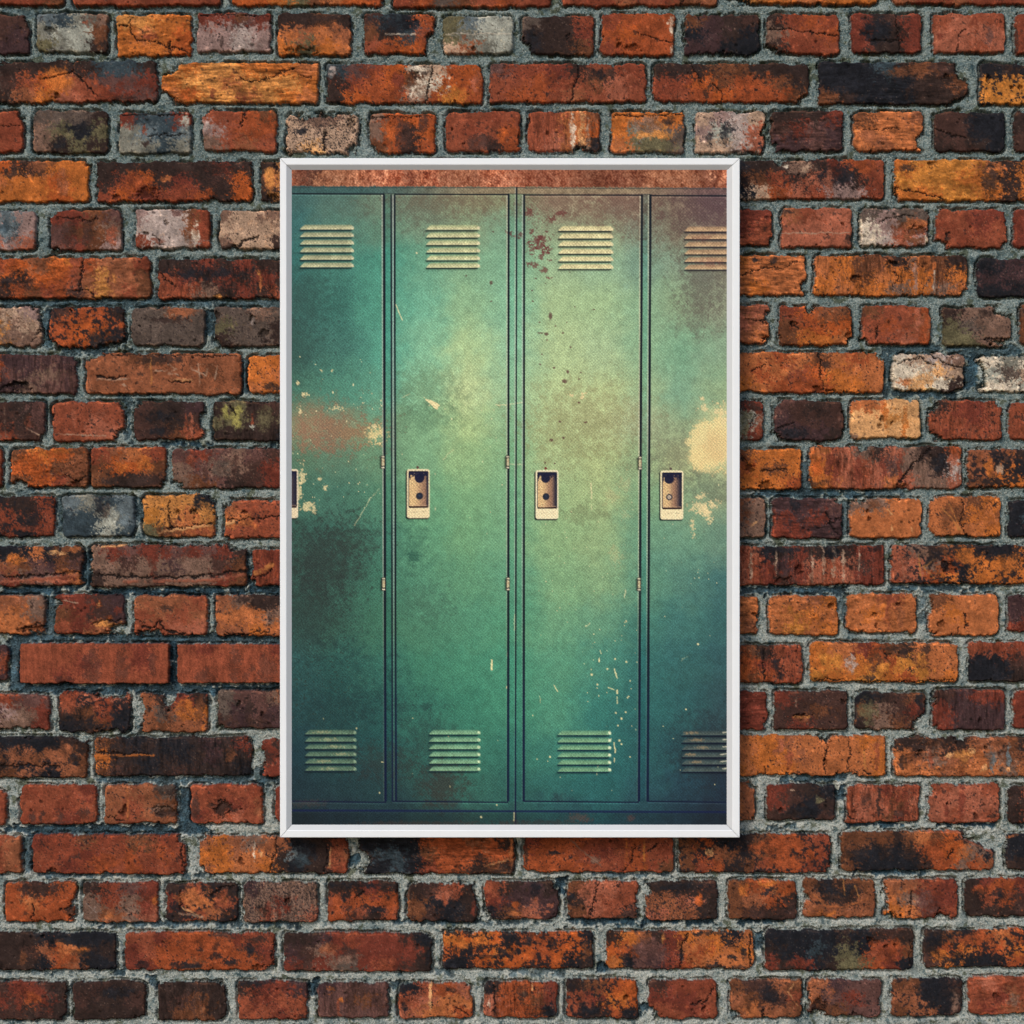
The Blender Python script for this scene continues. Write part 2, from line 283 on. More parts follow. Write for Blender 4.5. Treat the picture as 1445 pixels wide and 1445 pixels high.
(1030,770,1249,826,"rskdqdkdqq/scqPqscsDq/scqDqscsqq","vf",[('h',1128,803,6,7),('e','t',1162,795,2.5,24),('e','t',1177,800,3,22),('e','t',1190,797,2.5,20),('e','t',1146,800,2,24),('e','t',1213,790,1.5,18),('h',1104,818,13,6),('e','k',1100,776,36,5),('e','t',1060,795,2,20),('e','k',1235,775,10,4),('e','t',1095,795,2,18)]),
(1258,769,1480,824,"sndbOkkkOO/csnRkOOkOO/csROkOOOOO","m",[('s',[(1296,782),(1299,812)],1.6,'y'),('s',[(1320,788),(1304,800),(1318,816)],1.4,'y'),('h',1338,801,9,9),('s',[(1272,790),(1276,815)],1.2,'t'),('e','s',1272,800,12,18),('e','O',1365,785,14,12),('e','O',1420,795,20,12)]),
# course 13
(-40,840,64,895,"uuun/uUUn/UUUu","",[('h',44,887,20,5),('c',66,893,20,4),('k',[(24,886),(62,881)],1.6)]),
(76,839,176,895,"qqDP/bqDP/cqub","",[('e','o',140,854,5,5),('e','T',139,853,1.5,1.5),('e','o',153,871,4,4),('c',76,852,9,8),('c',178,890,26,8),('k',[(130,880),(176,874)],2.2),('e','y',150,882,24,4),('e','q',166,862,5,5),('s',[(80,845),(110,851)],0.8,'t')]),
(189,840,292,897,"uuuc/cucu/ccss","",[('k',[(200,885),(216,887),(227,878),(227,884),(242,890),(260,896)],3),('c',215,896,20,6),('k',[(190,872),(205,880)],1),('e','d',236,857,10,4)]),
(304,840,420,898,"unddd/UUUnu/uuOUb","f",[('c',340,900,30,4),('k',[(318,893),(345,896),(376,892)],1.6),('e','d',355,844,26,5),('e','U',345,866,20,10)]),
(985,841,1071,894,"uuUU/uuuU/uUUu","h",[('h',1064,868,4,3),('c',1072,880,4,14)]),
(1085,841,1183,897,"UUuO/UYOU/UYUO","Rf",[('e','U',1118,870,26,12),('h',1172,855,5,4)]),
(1196,838,1295,893,"UUcU/UOUU/UUUU","R",[('e','c',1253,868,4,22),('e','u',1270,870,7,20),('h',1235,868,5,4),('h',1238,883,3,3),('c',1298,838,9,9),('h',1270,853,4,3),('c',1197,892,8,5)]),
(1311,839,1410,897,"bUUU/UOUU/UUUU","",[('c',1309,858,6,14),('k',[(1362,865),(1364,885)],2.2),('k',[(1352,884),(1353,892)],1.4),('h',1328,881,5,4),('c',1312,895,10,4)]),
(1423,840,1530,892,"PPpp/PpPp/qPpp","f",[]),
# course 14
(-80,909,11,962,"PPPP/PPPc/PPPP","",[('e','c',7,940,4,7)]),
(28,908,239,965,"ccccccqc/cccqccqc/ccqccccc","x",[('e','D',130,940,14,26),('e','D',172,940,10,26),('e','D',215,935,6,20),('e','d',88,958,14,4),('c',92,967,10,3),('e','s',150,965,40,2)]),
(250,909,460,964,"cqcccqcc/cccccccc/cccccccc","x",[('e','D',331,940,8,26),('e','D',288,955,14,12),('e','D',355,942,4,7),('e','D',346,955,5,8),('e','D',378,945,14,26)]),
(920,910,1133,964,"qRRqRRbdcr/RRRRoRRqcc/RkoRkRbRcr","vf",[('k',[(1078,915),(1078,964)],1.3),('e','k',1095,940,6,10),('e','k',1098,954,8,6),('e','o',1050,945,8,20)]),
(1143,907,1353,963,"OUUqRbdUUU/OYUObRYbUU/YOOYYORYUO","f",[('e','Y',1166,933,7,7),('e','Y',1183,933,8,8),('e','Y',1246,940,9,9),('e','Y',1268,942,9,9),('e','O',1215,945,9,12),('e','Y',1300,930,7,12),('e','Y',1300,950,5,5),('e','d',1250,915,20,5),('e','d',1306,918,8,8),('k',[(1250,918),(1251,930)],2),('e','M',1200,935,7,14),('k',[(1148,958),(1230,963),(1348,961)],1.5),('e','d',1225,955,10,4)]),
(1367,906,1600,962,"crrcrccr/kkDqDcrc/kkdDqrrr","v",[('e','k',1382,942,16,18),('e','k',1400,955,26,8)]),
# course 15
(-55,980,70,1031,"qprpp/PPmnq/DDnnq","c",[('e','q',62,1005,5,20),('e','n',40,1010,14,12),('c',35,1032,40,4)]),
(83,978,183,1034,"rsrs/dbrk/kdbk","mj",[('c',165,976,14,10),('c',150,978,16,7),('e','c',97,996,10,12),('e','c',150,1012,6,10),('e','k',168,1015,14,12),('c',160,1036,20,6)]),
(194,979,294,1033,"udqd/uNuO/ubuu","f",[('c',240,978,8,12),('c',230,976,22,4),('c',192,1010,10,40),('e','O',262,1002,14,14),('e','b',282,1000,6,20),('c',236,988,5,10)]),
(307,974,420,1028,"Nppnu/NPpPp/DPDPD","f",[('h',336,993,4,5),('h',370,1008,4,4),('e','d',350,1000,5,22),('c',309,1029,6,6)]),
(985,976,1083,1031,"qqqq/qDqq/Dqqq","h",[('c',1086,1028,8,14)]),
(1092,975,1196,1030,"qDDD/DDbD/DqDD","cf",[('h',1133,1010,16,5),('s',[(1121,1012),(1132,1012),(1142,1012)],3,'y'),('e','b',1134,1014,10,4),('h',1191,988,4,5),('s',[(1124,985),(1122,998)],0.8,'t')]),
(1206,977,1306,1030,"kdDb/bnDq/dnbD","f",[('c',1308,1026,18,18),('e','k',1208,1000,4,26),('e','e',1226,1004,14,16),('e','k',1300,990,7,18),('e','k',1300,1006,10,8),('e','q',1290,1000,6,10),('e','k',1225,981,20,4)]),
(1317,973,1420,1031,"DPqq/qPPP/qPPP","v",[('c',1319,1030,8,5),('c',1316,990,5,5),('h',1382,1017,4,4),('s',[(1327,985),(1328,1018)],1,'q')]),
(1430,976,1530,1030,"qqqq/qcqq","",[]),
# course 16
(-95,1039,124,1098,"dddkkkkkkdd/ddkubkubuub/dddbdbkkkub","f",[('c',126,1040,22,6),('e','u',20,1065,12,14),('e','u',72,1060,9,12),('e','u',92,1062,7,14),('e','u',35,1092,16,5),('e','u',60,1083,8,5),('k',[(0,1082),(40,1078),(85,1082)],3),('e','k',105,1072,8,9)]),
(133,1040,355,1096,"bdkdkkdPdq/OddkdkdPdd/bDdkdDdddk","vS",[('s',[(135,1068),(150,1066),(180,1066),(216,1066)],2.2,'O'),('s',[(136,1070),(150,1069)],6,'O'),('k',[(134,1063),(160,1063),(210,1064)],1.5),('e','b',325,1065,8,9),('c',357,1040,8,6)]),
(369,1043,480,1096,"qDbqq/Dqbqq/qqbbq","",[('c',369,1075,4,14)]),
(1030,1038,1252,1095,"UUOOuUUUUUOU/UUOOUuUUUUUO/OUOOOUUUUUUO","f",[('k',[(1168,1040),(1167,1060),(1163,1092)],2),('c',1165,1039,8,8),('h',1166,1076,4,4),('e','c',1113,1070,5,16),('c',1120,1096,12,4),('c',1196,1096,16,5),('k',[(1220,1086),(1230,1095)],2),('e','O',1243,1070,5,24),('e','c',1238,1070,3,22),('k',[(1198,1040),(1198,1088)],0.9),('s',[(1219,1060),(1222,1085)],1.5,'y'),('e','s',1100,1050,6,14),('k',[(1080,1083),(1081,1094)],1.5)]),
(1262,1040,1480,1096,"ddbdduubdu/UunuuUnbud/UUUuUUUnUU","fR",[('h',1299,1061,5,6),('e','c',1313,1068,3,16),('e','y',1358,1068,14,8),('e','T',1389,1086,4,5),('e','T',1422,1086,4,4),('e','l',1401,1075,3,16),('e','l',1423,1070,3,14),('e','d',1320,1050,14,8),('c',1355,1040,8,5),('e','c',1358,1090,3,9),('h',1390,1055,4,3),('e','d',1275,1077,9,8),('e','T',1340,1065,5,4),('e','T',1372,1060,4,4)]),
# course 17
(-60,1114,8,1166,"rrcc/rccr/rrrc","",[('c',9,1114,7,5)]),
(28,1108,137,1164,"rccq/ccrc/rcqc","",[('e','D',45,1153,4,8),('e','D',59,1152,4,7),('e','D',85,1150,6,7),('e','D',119,1147,12,7),('e','p',70,1160,24,3)]),
(147,1108,250,1163,"uuuN/ucub/ucuu","f",[('h',232,1144,16,6),('e','d',232,1145,18,8),('e','n',228,1140,14,3),('e','d',236,1117,20,5),('k',[(148,1154),(175,1157)],1.3),('e','U',180,1135,2,24),('c',251,1124,3,10),('h',175,1143,5,8),('s',[(212,1147),(245,1136)],2,'n')]),
(269,1108,371,1162,"crcr/ccqc/qcsc","",[('h',315,1140,13,13),('e','d',312,1138,14,12),('e','d',330,1142,10,3),('h',341,1142,3,3),('e','D',275,1140,7,20),('e','u',365,1140,6,18)]),
(388,1110,500,1160,"qqqq/qqqq","",[]),
(985,1105,1066,1159,"uuUu/uUUu/UUUu","",[('c',1068,1106,12,7),('c',1068,1158,6,5)]),
(1082,1107,1180,1158,"qDdk/qDkd/DdkD","",[('h',1102,1142,4,4),('e','t',1117,1115,3,2),('e','e',1155,1128,6,5),('e','k',1140,1145,36,8)]),
(1195,1108,1298,1161,"cscqcr/csscbs/cscbqc","vf",[('e','d',1240,1130,3,26),('e','D',1222,1130,5,8),('k',[(1196,1150),(1215,1160)],1.2),('e','q',1278,1130,4,20),('e','D',1270,1150,10,4)]),
(1311,1107,1412,1162,"cssc/ssss/scsc","f",[('c',1309,1118,8,10),('e','q',1357,1130,4,28),('e','q',1336,1145,3,14),('h',1338,1133,3,5),('h',1378,1152,4,5),('e','d',1402,1150,8,6)]),
(1423,1109,1540,1163,"dcrrc/dcdrc/dccrc","f",[('e','d',1430,1128,6,14)]),
# course 18
(-90,1181,31,1233,"rcrcu/rcrcu/qrqru","",[]),
(45,1178,262,1234,"qrrbrrbbrr/crrqrcRcRc/rcqrRcRrcr","f",[('c',265,1180,14,14),('h',73,1230,7,5),('e','R',150,1215,24,9),('k',[(257,1190),(259,1225)],2),('e','D',108,1208,4,4)]),
(281,1180,491,1233,"uOunuukddr/OOuUUdlddu/uOUUOdkddr","f",[('c',281,1180,10,8),('c',281,1232,10,12),('k',[(392,1182),(387,1205),(380,1230)],1.6),('h',341,1216,5,6),('e','T',368,1206,3,4),('e','w',358,1200,2,16),('s',[(467,1196),(465,1224)],2,'T'),('e','c',476,1212,12,16),('e','k',430,1200,16,20),('e','L',425,1215,14,10),('k',[(460,1195),(458,1230)],1.6)]),
(505,1180,727,1234,"kkkkRRRuRd/dLLkbRRRRR/kkLkrRRdbd","h",[('c',508,1215,12,14),('e','k',680,1211,9,6),('e','k',592,1218,5,7),('s',[(685,1222),(710,1216),(724,1212)],2,'T'),('e','d',670,1230,36,4),('e','U',722,1205,3,20)]),
(739,1180,951,1231,"qRRRrrrRcr/RRRcrqcRcr/RRRRccrRrb","f",[('e','k',782,1203,12,4),('e','k',805,1211,3,3),('s',[(884,1185),(884,1212)],1.4,'O'),('s',[(909,1186),(909,1226)],1.4,'Y'),('k',[(880,1229),(893,1215),(896,1195)],1.4),('s',[(806,1186),(848,1222)],1.6,'n'),('e','n',840,1212,8,5),('k',[(910,1204),(930,1192)],1.2),('e','d',742,1205,3,22)]),
(958,1177,1172,1232,"bRkkdbRRcr/bRubkbRRRr/brRdbcRRrr","mf",[('c',1174,1230,8,8),('e','T',1003,1204,5,5),('e','R',1100,1195,40,12),('e','R',1110,1215,30,9)]),
(1187,1173,1403,1229,"bbbbdbUboddk/bbkdkdRRoUnk/bkkkkkdRRnRu","f",[('c',1400,1176,40,16),('c',1398,1186,16,14),('s',[(1310,1174),(1352,1174),(1360,1184),(1385,1196),(1400,1203)],2.4,'s'),('e','o',1353,1194,9,8),('k',[(1345,1198),(1338,1212)],2.4),('e','k',1220,1205,30,12),('e','R',1318,1195,16,10),('s',[(1300,1190),(1305,1178)],1.5,'U')]),
(1420,1176,1600,1228,"kkbkkk/kkuUkk/dkbbkk","",[('c',1419,1190,4,8),('s',[(1418,1184),(1440,1176)],2.5,'U')]),
# course 19
(-110,1245,-8,1300,"rrcr/rrrr","",[]),
(7,1245,106,1301,"RDDR/RURR/RRRR","",[('e','d',55,1256,24,7),('c',108,1276,12,5),('k',[(84,1284),(104,1278)],3),('k',[(48,1300),(46,1275)],2),('e','d',100,1285,7,8),('c',108,1297,10,6)]),
(117,1245,223,1302,"drpq/nrnr/nuns","f",[('e','q',207,1275,9,26),('e','O',219,1272,3,8),('s',[(122,1276),(137,1288)],1,'M'),('s',[(128,1288),(135,1280)],1,'M'),('e','U',150,1294,9,6),('e','b',145,1285,4,14)]),
(233,1246,336,1301,"dcdd/qUUc/dcud","m",[('k',[(298,1262),(318,1252),(333,1250)],3),('k',[(257,1258),(254,1284)],2.4),('s',[(254,1289),(285,1294)],2.5,'t'),('s',[(258,1282),(282,1293)],1.5,'T'),('e','U',270,1268,22,13),('e','c',312,1272,14,14)]),
(344,1245,449,1302,"Pnnnn/nnqnn/nsnns","vS",[('h',405,1272,5,5),('e','q',378,1285,5,16),('e','q',394,1290,3,10)]),
(462,1244,562,1301,"ddqd/cRRR/RDdc","f",[('e','k',505,1249,50,4),('k',[(500,1268),(515,1258)],2.4),('e','k',484,1265,5,5),('e','k',530,1285,20,7),('e','R',550,1285,5,16),('e','c',510,1291,10,9),('e','R',475,1275,6,16)]),
(575,1247,674,1301,"dDcd/bkkd/bDkd","fj",[('e','s',627,1262,16,9),('e','c',627,1272,4,8),('c',676,1255,10,10),('e','b',590,1285,10,12),('c',674,1264,5,6),('e','q',668,1282,6,9)]),
(684,1244,789,1298,"cdPd/qPPP/kbsP","f",[('e','c',698,1261,6,9),('e','o',728,1277,8,6),('e','s',756,1272,6,9),('e','s',777,1276,4,4),('c',790,1244,9,16),('e','k',755,1255,8,10),('c',684,1298,9,14),('e','U',722,1290,14,4),('c',790,1297,5,8)]),
(801,1244,902,1297,"bssc/dscc/bscD","fc",[('e','s',828,1260,14,12),('k',[(846,1248),(838,1280),(832,1297)],2),('e','k',806,1268,8,8),('c',905,1268,6,10),('e','d',875,1293,14,4),('c',904,1290,7,5)]),
(912,1243,1013,1299,"dddD/uusd/suud","S",[('c',911,1256,8,10),('e','o',985,1267,6,9),('e','d',1004,1280,8,16),('e','k',960,1252,30,6)]),
(1028,1242,1125,1298,"bRUR/buRd/bDdD","f",[('e','O',1085,1248,12,4),('e','o',1110,1258,7,7),('e','O',1048,1256,8,8),('k',[(1094,1270),(1110,1282)],1.2),('e','k',1085,1258,10,6)]),
(1134,1240,1236,1296,"bdbb/uddu/uuuu","f",[('c',1132,1268,9,8),('e','k',1165,1253,18,9),('e','k',1200,1256,14,9),('s',[(1148,1262),(1165,1278),(1190,1280),(1232,1266)],2.2,'U'),('s',[(1189,1242),(1193,1262)],1.2,'y'),('s',[(1206,1250),(1213,1266)],1.2,'y'),('e','O',1160,1290,20,5)]),
(1248,1241,1352,1297,"uurq/Unqq/OUqr","f",[('c',1246,1272,7,20),('c',1252,1295,16,6),('k',[(1290,1255),(1283,1275),(1284,1290)],2.2),('h',1325,1291,8,4),('k',[(1326,1280),(1322,1292)],2.4),('e','p',1310,1275,16,20),('s',[(1266,1257),(1285,1256)],1.2,'U'),('c',1330,1298,10,5)]),
(1362,1240,1500,1294,"dqRqcd/dcRDqd/dddDdd","f",[('e','R',1395,1255,18,8),('e','c',1428,1264,6,5),('e','k',1410,1262,12,8)]),
# course 20
(-60,1316,164,1370,"dddddkkkkk/ddddDuRbdd/kddddkRukk","",[('e','U',95,1340,18,12),('e','O',118,1340,6,7),('e','R',100,1352,10,6),('e','u',65,1340,8,10),('e','b',32,1352,5,12),('h',60,1322,2,2),('e','k',110,1328,46,5),('e','k',130,1352,20,10)]),
(176,1316,388,1370,"ccqRRRDqrr/qcRRRRRRDq/qqRRbRRRRr","f",[('e','k',254,1330,5,5),('e','k',304,1335,6,6),('e','k',281,1338,4,8),('e','k',304,1350,8,5),('e','k',265,1362,24,6),('e','k',328,1358,12,5),('e','k',200,1362,9,5),('e','k',353,1340,6,10),('e','d',366,1325,16,6),('h',365,1365,10,5),('e','R',290,1330,50,8),('c',390,1368,12,5),('k',[(386,1330),(384,1366)],1.8)]),
(400,1317,610,1372,"ddPqrqqqdk/PDnqDqqqqd/qDqnNqcqDd","",[('e','u',465,1340,14,9),('e','n',490,1352,20,6),('e','c',553,1360,5,10),('c',612,1318,9,6),('e','q',580,1340,6,20),('e','k',604,1340,5,24)]),
(625,1315,838,1368,"OoOokRRRok/okoOooRoob/kkooooRokd","m",[('e','k',641,1340,4,10),('e','k',716,1344,16,9),('s',[(672,1349),(705,1350)],4,'k'),('e','k',640,1360,20,7),('e','k',748,1325,9,10),('e','k',752,1362,12,6),('e','k',780,1330,6,8),('e','O',660,1330,20,8)]),
(855,1314,1064,1368,"dOudqOUOkU/oRppqUROUO/OkpPqRUUUU","f",[('e','p',915,1340,24,20),('k',[(971,1318),(964,1330),(962,1345),(960,1366)],2.6),('e','k',962,1345,5,8),('e','U',862,1360,8,8),('e','k',884,1350,9,7),('e','k',1032,1352,6,4),('e','k',1050,1345,4,10),('k',[(1058,1318),(1059,1364)],2.5),('e','k',1020,1365,36,3),('e','k',1000,1318,26,4),('e','y',936,1325,2,9)]),
(1079,1312,1290,1370,"kkkkkdkdDd/dkkLkekRRb/qdqkdeeRqk","",[('h',1231,1330,9,6),('e','r',1252,1340,20,16),('e','R',1266,1330,9,9),('e','c',1240,1350,16,9),('h',1252,1336,3,3),('h',1264,1335,2,3),('e','q',1120,1358,9,6),('e','e',1190,1355,14,8),('e','u',1216,1358,6,6),('k',[(1285,1325),(1286,1362)],1.6)]),
(1303,1312,1540,1366,"dbkRURRkRR/dRORRORRRR/DOkkkRRRRR","m",[('e','O',1325,1348,12,9),('e','k',1320,1328,14,9),('e','k',1385,1355,18,8),('e','R',1375,1325,24,8),('e','k',1350,1352,6,9)]),
# course 21
(-10,1386,94,1440,"DqqDd/qDRqd/DDdDd","f",[('e','R',41,1407,8,9),('e','q',50,1398,14,6),('e','q',27,1415,4,20),('c',96,1440,8,7)]),
(102,1385,205,1440,"dDdd/DddD/dddd","f",[('e','k',165,1400,28,8),('c',207,1440,14,7)]),
(222,1386,319,1441,"dddd/dDbd/dbbd","v",[('e','d',306,1405,12,14),('c',320,1386,12,6)]),
(336,1385,434,1440,"dqqP/cqcc/ccqc","fc",[('e','k',360,1388,30,4),('h',390,1397,2,2),('e','k',428,1436,8,4)]),
(448,1387,548,1437,"PpDp/ppbp/pppp","v",[('e','O',467,1398,4,5),('e','O',481,1411,4,4),('e','D',495,1415,7,26),('e','D',470,1425,4,14),('e','D',535,1410,5,22),('e','c',478,1425,3,14),('c',551,1410,4,20)]),
(563,1387,666,1438,"kcRs/csUU/sUUR","f",[('e','T',607,1400,2,24),('k',[(640,1420),(662,1432)],1.4),('e','k',570,1420,4,8),('c',668,1386,10,8),('e','d',636,1398,8,4)]),
(683,1386,786,1437,"dRRRq/sRRbq/sRRRk","vf",[('e','k',690,1395,7,9),('e','T',739,1400,1.3,8),('e','T',752,1392,1.3,5),('e','w',690,1417,2,4),('k',[(697,1390),(698,1432)],2.4),('e','k',762,1430,20,5),('e','d',738,1400,7,9)]),
(799,1382,901,1438,"dbRo/cqOo/cdRk","m",[('e','o',882,1400,18,14),('e','O',880,1410,8,7),('e','k',835,1425,20,9),('h',882,1409,3,3),('h',886,1407,2,2),('e','c',812,1425,6,6)]),
(915,1383,1013,1438,"Drrr/qqqc/ccqc","",[('c',915,1437,16,14),('k',[(1008,1392),(998,1410),(975,1418)],1.6),('e','q',945,1405,5,14),('h',992,1423,3,4)]),
(1030,1383,1132,1437,"bDDub/ubDDc/uUuub","f",[('e','k',1087,1400,14,14),('c',1030,1437,18,10),('s',[(1121,1388),(1113,1400),(1126,1420)],1.5,'T'),('k',[(1076,1436),(1078,1425)],2.5),('e','U',1060,1424,8,4)]),
(1140,1383,1244,1435,"uPpp/upqp/Dbpp","f",[('c',1138,1412,6,14),('h',1155,1420,12,12),('c',1150,1436,14,8),('e','s',1171,1402,3,2),('h',1205,1432,4,3),('c',1246,1410,5,6)]),
(1258,1381,1359,1435,"bbkkD/uukkd/buukD","mf",[('e','u',1285,1395,12,12),('e','k',1310,1395,22,12),('e','n',1347,1415,6,16)]),
(1366,1378,1480,1432,"cscccc/ccqucc/cqcucc","R",[('h',1405,1405,6,6),('e','n',1430,1410,10,8)]),
]

ROWS = [(-18, 56), (47, 57), (116, 57), (185, 57), (255, 57), (324, 56), (391, 57), (461, 56), (527, 56), (594, 56), (660, 57),
        (729, 57), (798, 57), (868, 56), (936, 56), (1004, 54), (1068, 57), (1135, 54), (1205, 54), (1273, 56), (1343, 55), (1411, 55)]
for k in range(1, 5):
    ROWS.insert(0, (-18 - 69 * k, 56))
    ROWS.append((1411 + 69 * k, 55))
EXT = 300
X_MIN, X_MAX = -EXT, 1445 + EXT
rnd = np.random.default_rng(5)
MIX = "rcRuUqDdpnObk"
for i, (yc, hh) in enumerate(ROWS):
    mine = sorted([b for b in B if abs((b[1] + b[3]) / 2 - yc) < 22], key=lambda b: b[0])
    gaps, x = [], X_MIN - 60
    for b in mine:
        gaps.append((x, b[0] - 11)); x = b[2] + 11
    gaps.append((x, X_MAX + 60))
    wide = 214 if i % 2 == 0 else 103
    for ga, gb in gaps:
        n = int(round((gb - ga + 11) / (wide + 11)))
        if gb - ga < 40:
            continue
        n = max(n, 1)
        st = (gb - ga + 11) / n
        for q in range(n):
            base = MIX[rnd.integers(len(MIX))]
            near = {'r': 'rcqD', 'c': 'crsq', 'R': 'RorU', 'u': 'uUbn', 'U': 'UuOR', 'q': 'qrDP', 'D': 'DdqP', 'd': 'dDkb', 'p': 'pnPq',
                    'n': 'nNpu', 'O': 'OURu', 'b': 'bduD', 'k': 'kdDP'}[base]
            nx = 8 if st > 160 else 4
            g = '/'.join(''.join(near[rnd.integers(4)] if rnd.random() < .6 else base for _ in range(nx)) for _ in range(3))
            B.append((ga + q * st + rnd.uniform(-2, 2), yc - hh / 2 + rnd.uniform(-1.5, 1.5), ga + q * st + st - 11 + rnd.uniform(-2, 2),
                      yc + hh / 2 + rnd.uniform(-1.5, 1.5), g, ['', 'f', 'v', 'c', 'm'][rnd.integers(5)], []))

LIGHT = 1.0                        # albedo for a photographed value (the wall face is lit to about one)
STEP = 1.1
NX = int((X_MAX - X_MIN) / STEP) + 1
NX += NX % 2
xs = X_MIN + STEP * np.arange(NX)
Yg, Xg = np.meshgrid(xs, xs, indexing='ij')
Yg = Yg.astype(np.float32); Xg = Xg.astype(np.float32)
SH = (NX, NX)
N_warpx = spectral(SH, 3, 40, 1.3, seed=1, step=STEP)
N_warpy = spectral(SH, 3, 40, 1.3, seed=2, step=STEP)
N_edge = spectral(SH, 5.0, 34, 1.1, seed=3, step=STEP)
N_mid = spectral(SH, 2, 60, 1.2, seed=4, step=STEP)
N_fine = spectral(SH, 1.0, 9, 0.4, seed=5, step=STEP)
N_grain = spectral(SH, 1.0, 4, 0.0, seed=6, step=STEP)
N_patch = spectral(SH, 3.2, 26, 1.0, seed=7, step=STEP)
N_vert = spectral(SH, 1.5, 30, 0.8, ax=1.0, ay=7.0, seed=8, step=STEP)
N_horz = spectral(SH, 1.6, 24, 0.8, ax=6.0, ay=1.0, seed=9, step=STEP)
N_crack = spectral(SH, 4.5, 30, 1.0, seed=10, step=STEP)
N_low = spectral(SH, 20, 160, 1.0, seed=12, step=STEP)
N_spot = spectral(SH, 2.0, 8, 0.5, seed=13, step=STEP)
N_rough = spectral(SH, 2.6, 34, 1.2, ax=2.6, ay=1.0, seed=14, step=STEP)
N_chip = spectral(SH, 3.5, 25, 1.0, seed=16, step=STEP)
N_slow = spectral(SH, 14, 60, 1.0, seed=17, step=STEP)
N_crack2 = spectral(SH, 6, 40, 1.0, seed=15, step=STEP)

# ---- mortar first
Hh = (-5.6 + 0.45 * N_mid + 0.30 * N_fine + 0.34 * N_grain + 0.30 * N_spot + 1.0 * N_low).astype(np.float32)      # millimetres
low = sm(Yg, 500, 1150)
C = np.empty(SH + (3,), np.float32)
cA = np.array([136, 143, 137]) * (1 - low[..., None]) + np.array([172, 171, 161]) * low[..., None]
cB = np.array([86, 101, 101]) * (1 - low[..., None]) + np.array([122, 130, 126]) * low[..., None]
t = np.clip(0.5 + 0.24 * N_mid + 0.40 * N_grain + 0.32 * N_spot + 0.14 * N_low, 0, 1)[..., None]
C[:] = cB * (1 - t) + cA * t
t = (np.clip(0.6 * sm(N_patch, 0.8, 1.5) + 0.40 * sm(N_low, 0.6, 1.8), 0, 1))[..., None]
C[:] = C * (1 - t) + np.array([50, 68, 72]) * t
moss = (0.65 * sm(spectral(SH, 6, 60, 1.2, seed=21, step=STEP), 1.0, 2.0))[..., None]
C[:] = C * (1 - moss) + np.array([62, 66, 48]) * moss
t = (0.85 * sm(N_grain + 0.5 * N_fine, 1.7, 2.6))[..., None]
C[:] = C * (1 - t) + np.array([176, 176, 164]) * t
t = (0.7 * sm(-(N_grain + 0.4 * N_fine), 1.4, 2.4))[..., None]
C[:] = C * (1 - t) + np.array([52, 62, 62]) * t
# blue-grey mortar, plus shade under bricks painted into its colour; sunk deeper
BLUE = [(0, 827, 112, 841, .9), (128, 829, 346, 842, .9), (345, 826, 420, 841, .9), (12, 894, 420, 909, .75), (10, 900, 29, 978, .75), (20, 965, 420, 981, .8),
        (238, 905, 251, 968, .95), (62, 842, 78, 900, .6), (25, 690, 60, 700, .4), (0, 1165, 300, 1180, .85), (140, 1096, 420, 1109, .7), (250, 1112, 272, 1178, .8),
        (30, 1180, 46, 1233, .6), (50, 1233, 300, 1239, .6), (140, 1301, 420, 1309, .7), (155, 1370, 178, 1378, .8), (0, 1371, 140, 1376, .4), (205, 1376, 222, 1395, .7),
        (175, 490, 186, 622, .55), (1030, 488, 1180, 494, .3), (1246, 485, 1330, 500, .6), (1340, 486, 1445, 503, .6), (1248, 500, 1260, 560, .6), (1362, 500, 1384, 548, .8), (1258, 550, 1350, 561, .7),
        (1060, 690, 1235, 704, .75), (1131, 645, 1145, 690, .5), (1235, 688, 1290, 700, .5), (1189, 705, 1201, 755, .5), (1070, 827, 1195, 839, .8), (1260, 825, 1410, 835, .7), (1044, 828, 1070, 840, .7),
        (1184, 838, 1198, 880, .5), (1296, 840, 1311, 880, .4), (1100, 1095, 1195, 1106, .75), (1181, 1105, 1195, 1130, .8), (1195, 1160, 1290, 1168, .9), (1325, 1161, 1405, 1168, .9), (1085, 1166, 1130, 1172, .6),
        (1205, 1229, 1308, 1235, .8), (800, 1297, 1010, 1306, .9), (660, 1300, 780, 1305, .6), (840, 1233, 950, 1239, .6), (785, 1240, 801, 1262, .9), (491, 1208, 512, 1224, .8), (435, 1385, 448, 1406, .9),
        (550, 1384, 563, 1400, .7), (840, 1360, 856, 1374, .9), (900, 1418, 918, 1432, .8), (720, 1368, 800, 1378, .5), (1064, 1316, 1078, 1340, .8), (1045, 1296, 1110, 1304, .9), (1440, 1158, 1600, 1166, .7),
        (555, 1298, 680, 1306, .7), (0, 419, 300, 434, .55), (300, 420, 395, 434, .5), (57, 436, 72, 490, .6), (85, 489, 150, 500, .6), (287, 436, 304, 470, .7), (337, 505, 351, 555, .5), (225, 622, 300, 630, .8), (380, 622, 410, 632, .7),
        (20, 640, 16, 690, .5), (40, 682, 60, 694, .8), (77, 700, 90, 750, .5), (190, 700, 203, 740, .6), (108, 775, 128, 828, .7), (340, 780, 358, 830, .6), (1445, 750, 1600, 765, .5), (1290, 770, 1440, 772, .3), (610, 1365, 640, 1378, .5),
        (50, 700, 90, 702, .3), (290, 1084, 372, 1108, .5), (1450, 600, 1480, 700, .5), (0, 8, 60, 20, .35), (120, 8, 350, 18, .3), (650, 145, 780, 158, .3), (430, 1095, 470, 1100, .3)]
blue = np.zeros(SH, np.float32); lipm = np.zeros(SH, np.float32)     # sunk joints with painted shade, and the torn lip round them
